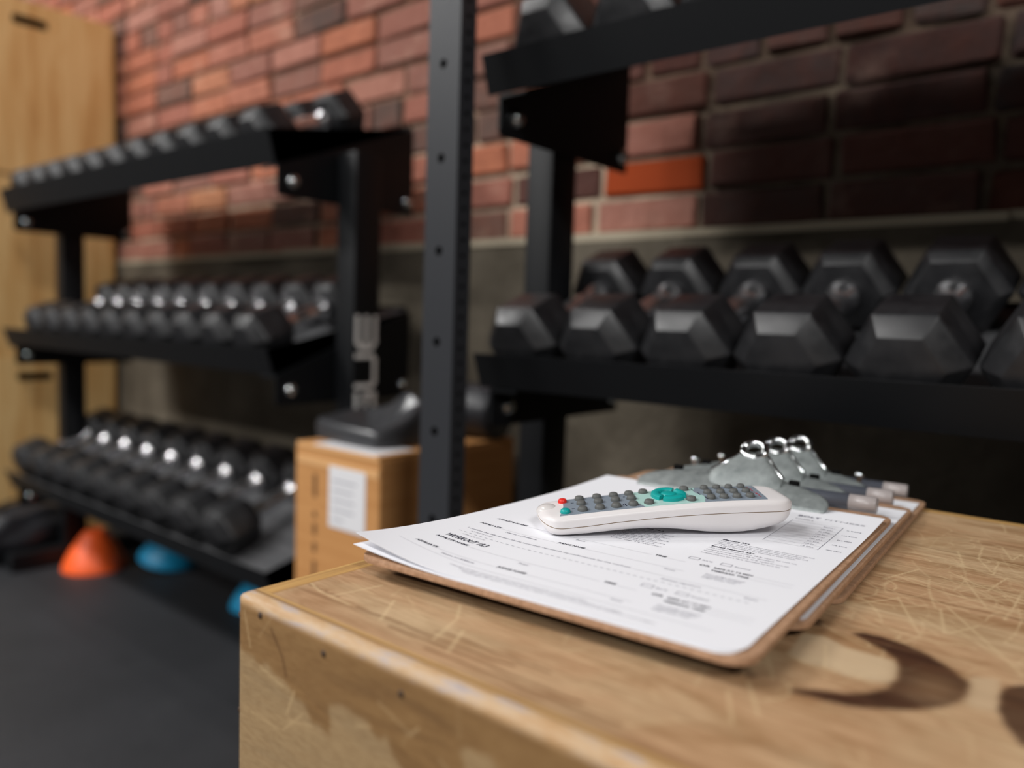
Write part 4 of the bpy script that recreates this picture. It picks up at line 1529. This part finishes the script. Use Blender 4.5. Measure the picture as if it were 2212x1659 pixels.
def key(s, e, r=2.95, h=2.3, m='key', name='button', lab=None):
    bm = lathe([(r * 1.06, -0.4), (r * 1.06, 0.0), (r * 1.0, h * 0.45), (r * 0.9, h * 0.85), (r * 0.7, h), (0.0, h * 1.03)], 20, 'z')
    bmesh.ops.scale(bm, vec=(.001, .001, .001), verts=bm.verts[:])
    o = obj(name, bm, M[m], rem, True)
    o.location = (s * .001, e * .001, (top_at(s, e) + 0.2) * .001)
    o.rotation_euler = (0, -0.06, 0)
    if lab:
        o['label'] = lab
    return o


for cols, r1 in (((20.0, 31.6, 42.8, 53.1), 31.0),):
    for s in cols:
        key(s, 31.0)
for s in (19.3, 30.6, 41.8, 52.2):
    key(s - 0.2, 21.2)
for s in (17.5, 28.5, 39.0, 50.0):
    key(s, 9.6, 3.05)
key(62.9, 31.8)
key(60.3, 9.8, 3.05)
key(90.7, 31.2)
key(87.8, 9.4, 3.05)
for s in (104.4, 113.1, 121.5, 130.0):
    key(s, 30.8, 2.55)
for s in (102.9, 111.7, 120.7, 129.2):
    key(s, 20.4, 2.65)
for s in (101.2, 109.8, 118.6, 127.4):
    key(s, 10.0, 2.75)
key(8.6, 29.6, 2.8, 2.2, 'redkey', 'power_button', 'bright red power button')
key(6.4, 9.2, 3.1, 2.2, 'teal', 'source_button', 'teal button near the remote\'s end')
# teal direction pad: centre key and four curved keys
DS, DE = 76.6, 20.6
key(DS, DE, 5.2, 2.2, 'teal', 'select_button', 'round teal centre key')
for k in range(4):
    a0, a1 = R(90 * k - 38), R(90 * k + 38)
    bm = bmesh.new()
    rows = []
    for i in range(11):
        a = a0 + (a1 - a0) * i / 10
        row = []
        for rr_, zz_ in ((6.0, -0.3), (6.0, 1.9), (6.6, 2.5), (10.2, 2.5), (11.3, 1.9), (11.6, -0.3)):
            row.append(bm.verts.new((rr_ * math.cos(a) * .00098, rr_ * math.sin(a) * .00108, zz_ * .001)))
        rows.append(row)
    for A_, B_ in zip(rows, rows[1:]):
        for i in range(5):
            bm.faces.new((A_[i], A_[i + 1], B_[i + 1], B_[i]))
    bm.faces.new(rows[0])
    bm.faces.new(rows[-1])
    bmesh.ops.recalc_face_normals(bm, faces=bm.faces[:])
    o = sharp(obj('direction_key', bm, M['teal'], rem), 50)
    o.location = (DS * .001, DE * .001, (top_at(DS, DE) + 0.2) * .001)
    o.rotation_euler = (0, -0.075, 0)
    o['label'] = 'curved teal direction key'
# small printed marks on the panel
bm = bmesh.new()
for s, e, ds, de in ((45.0, 8.4, 0.7, 4.4), (43.8, 9.6, 0.5, 2.2), (64.0, 15.5, 1.6, 0.6), (98.0, 8.2, 0.6, 5.4), (96.6, 18.0, 0.7, 4.6), (95.5, 27.6, 0.7, 4.4), (11.5, 13.6, 2.2, 0.7), (13.2, 25.0, 2.0, 0.7), (48.0, 26.4, 1.4, 0.6)):
    z = top_at(s, e) + 0.34
    add_box(bm, s * .001, (s + ds) * .001, e * .001, (e + de) * .001, (z - .1) * .001, (z + .04) * .001)
obj('panel_marks', bm, M['ink'], rem)
bm = bmesh.new()
for k, ln in enumerate((1.6, 1.2, 1.9, 1.0, 1.5, 1.3, 2.1)):
    e = 8.0 + 3.3 * k
    s = 134.2 + 0.2 * (k % 2)
    z = top_at(s, e) + 0.34
    add_box(bm, (s - 0.5) * .001, (s - 0.5 + 0.55 + 0.35 * (k % 3)) * .001, e * .001, (e + ln) * .001, (z - .1) * .001, (z + .04) * .001)
tag(obj('maker_mark', bm, M['redink'], rem), 'small red print at the end of the panel')
# clear infrared window at the near end
bm = bmesh.new()
bmesh.ops.create_uvsphere(bm, u_segments=24, v_segments=14, radius=1.0)
for v in bm.verts:
    v.co = Vector(((-1.2 + v.co.x * 8.0) * .001, (25.0 + v.co.y * 8.5) * .001, (9.6 + v.co.z * 4.6) * .001))
obj('infrared_window', bm, M['lens'], rem, True)
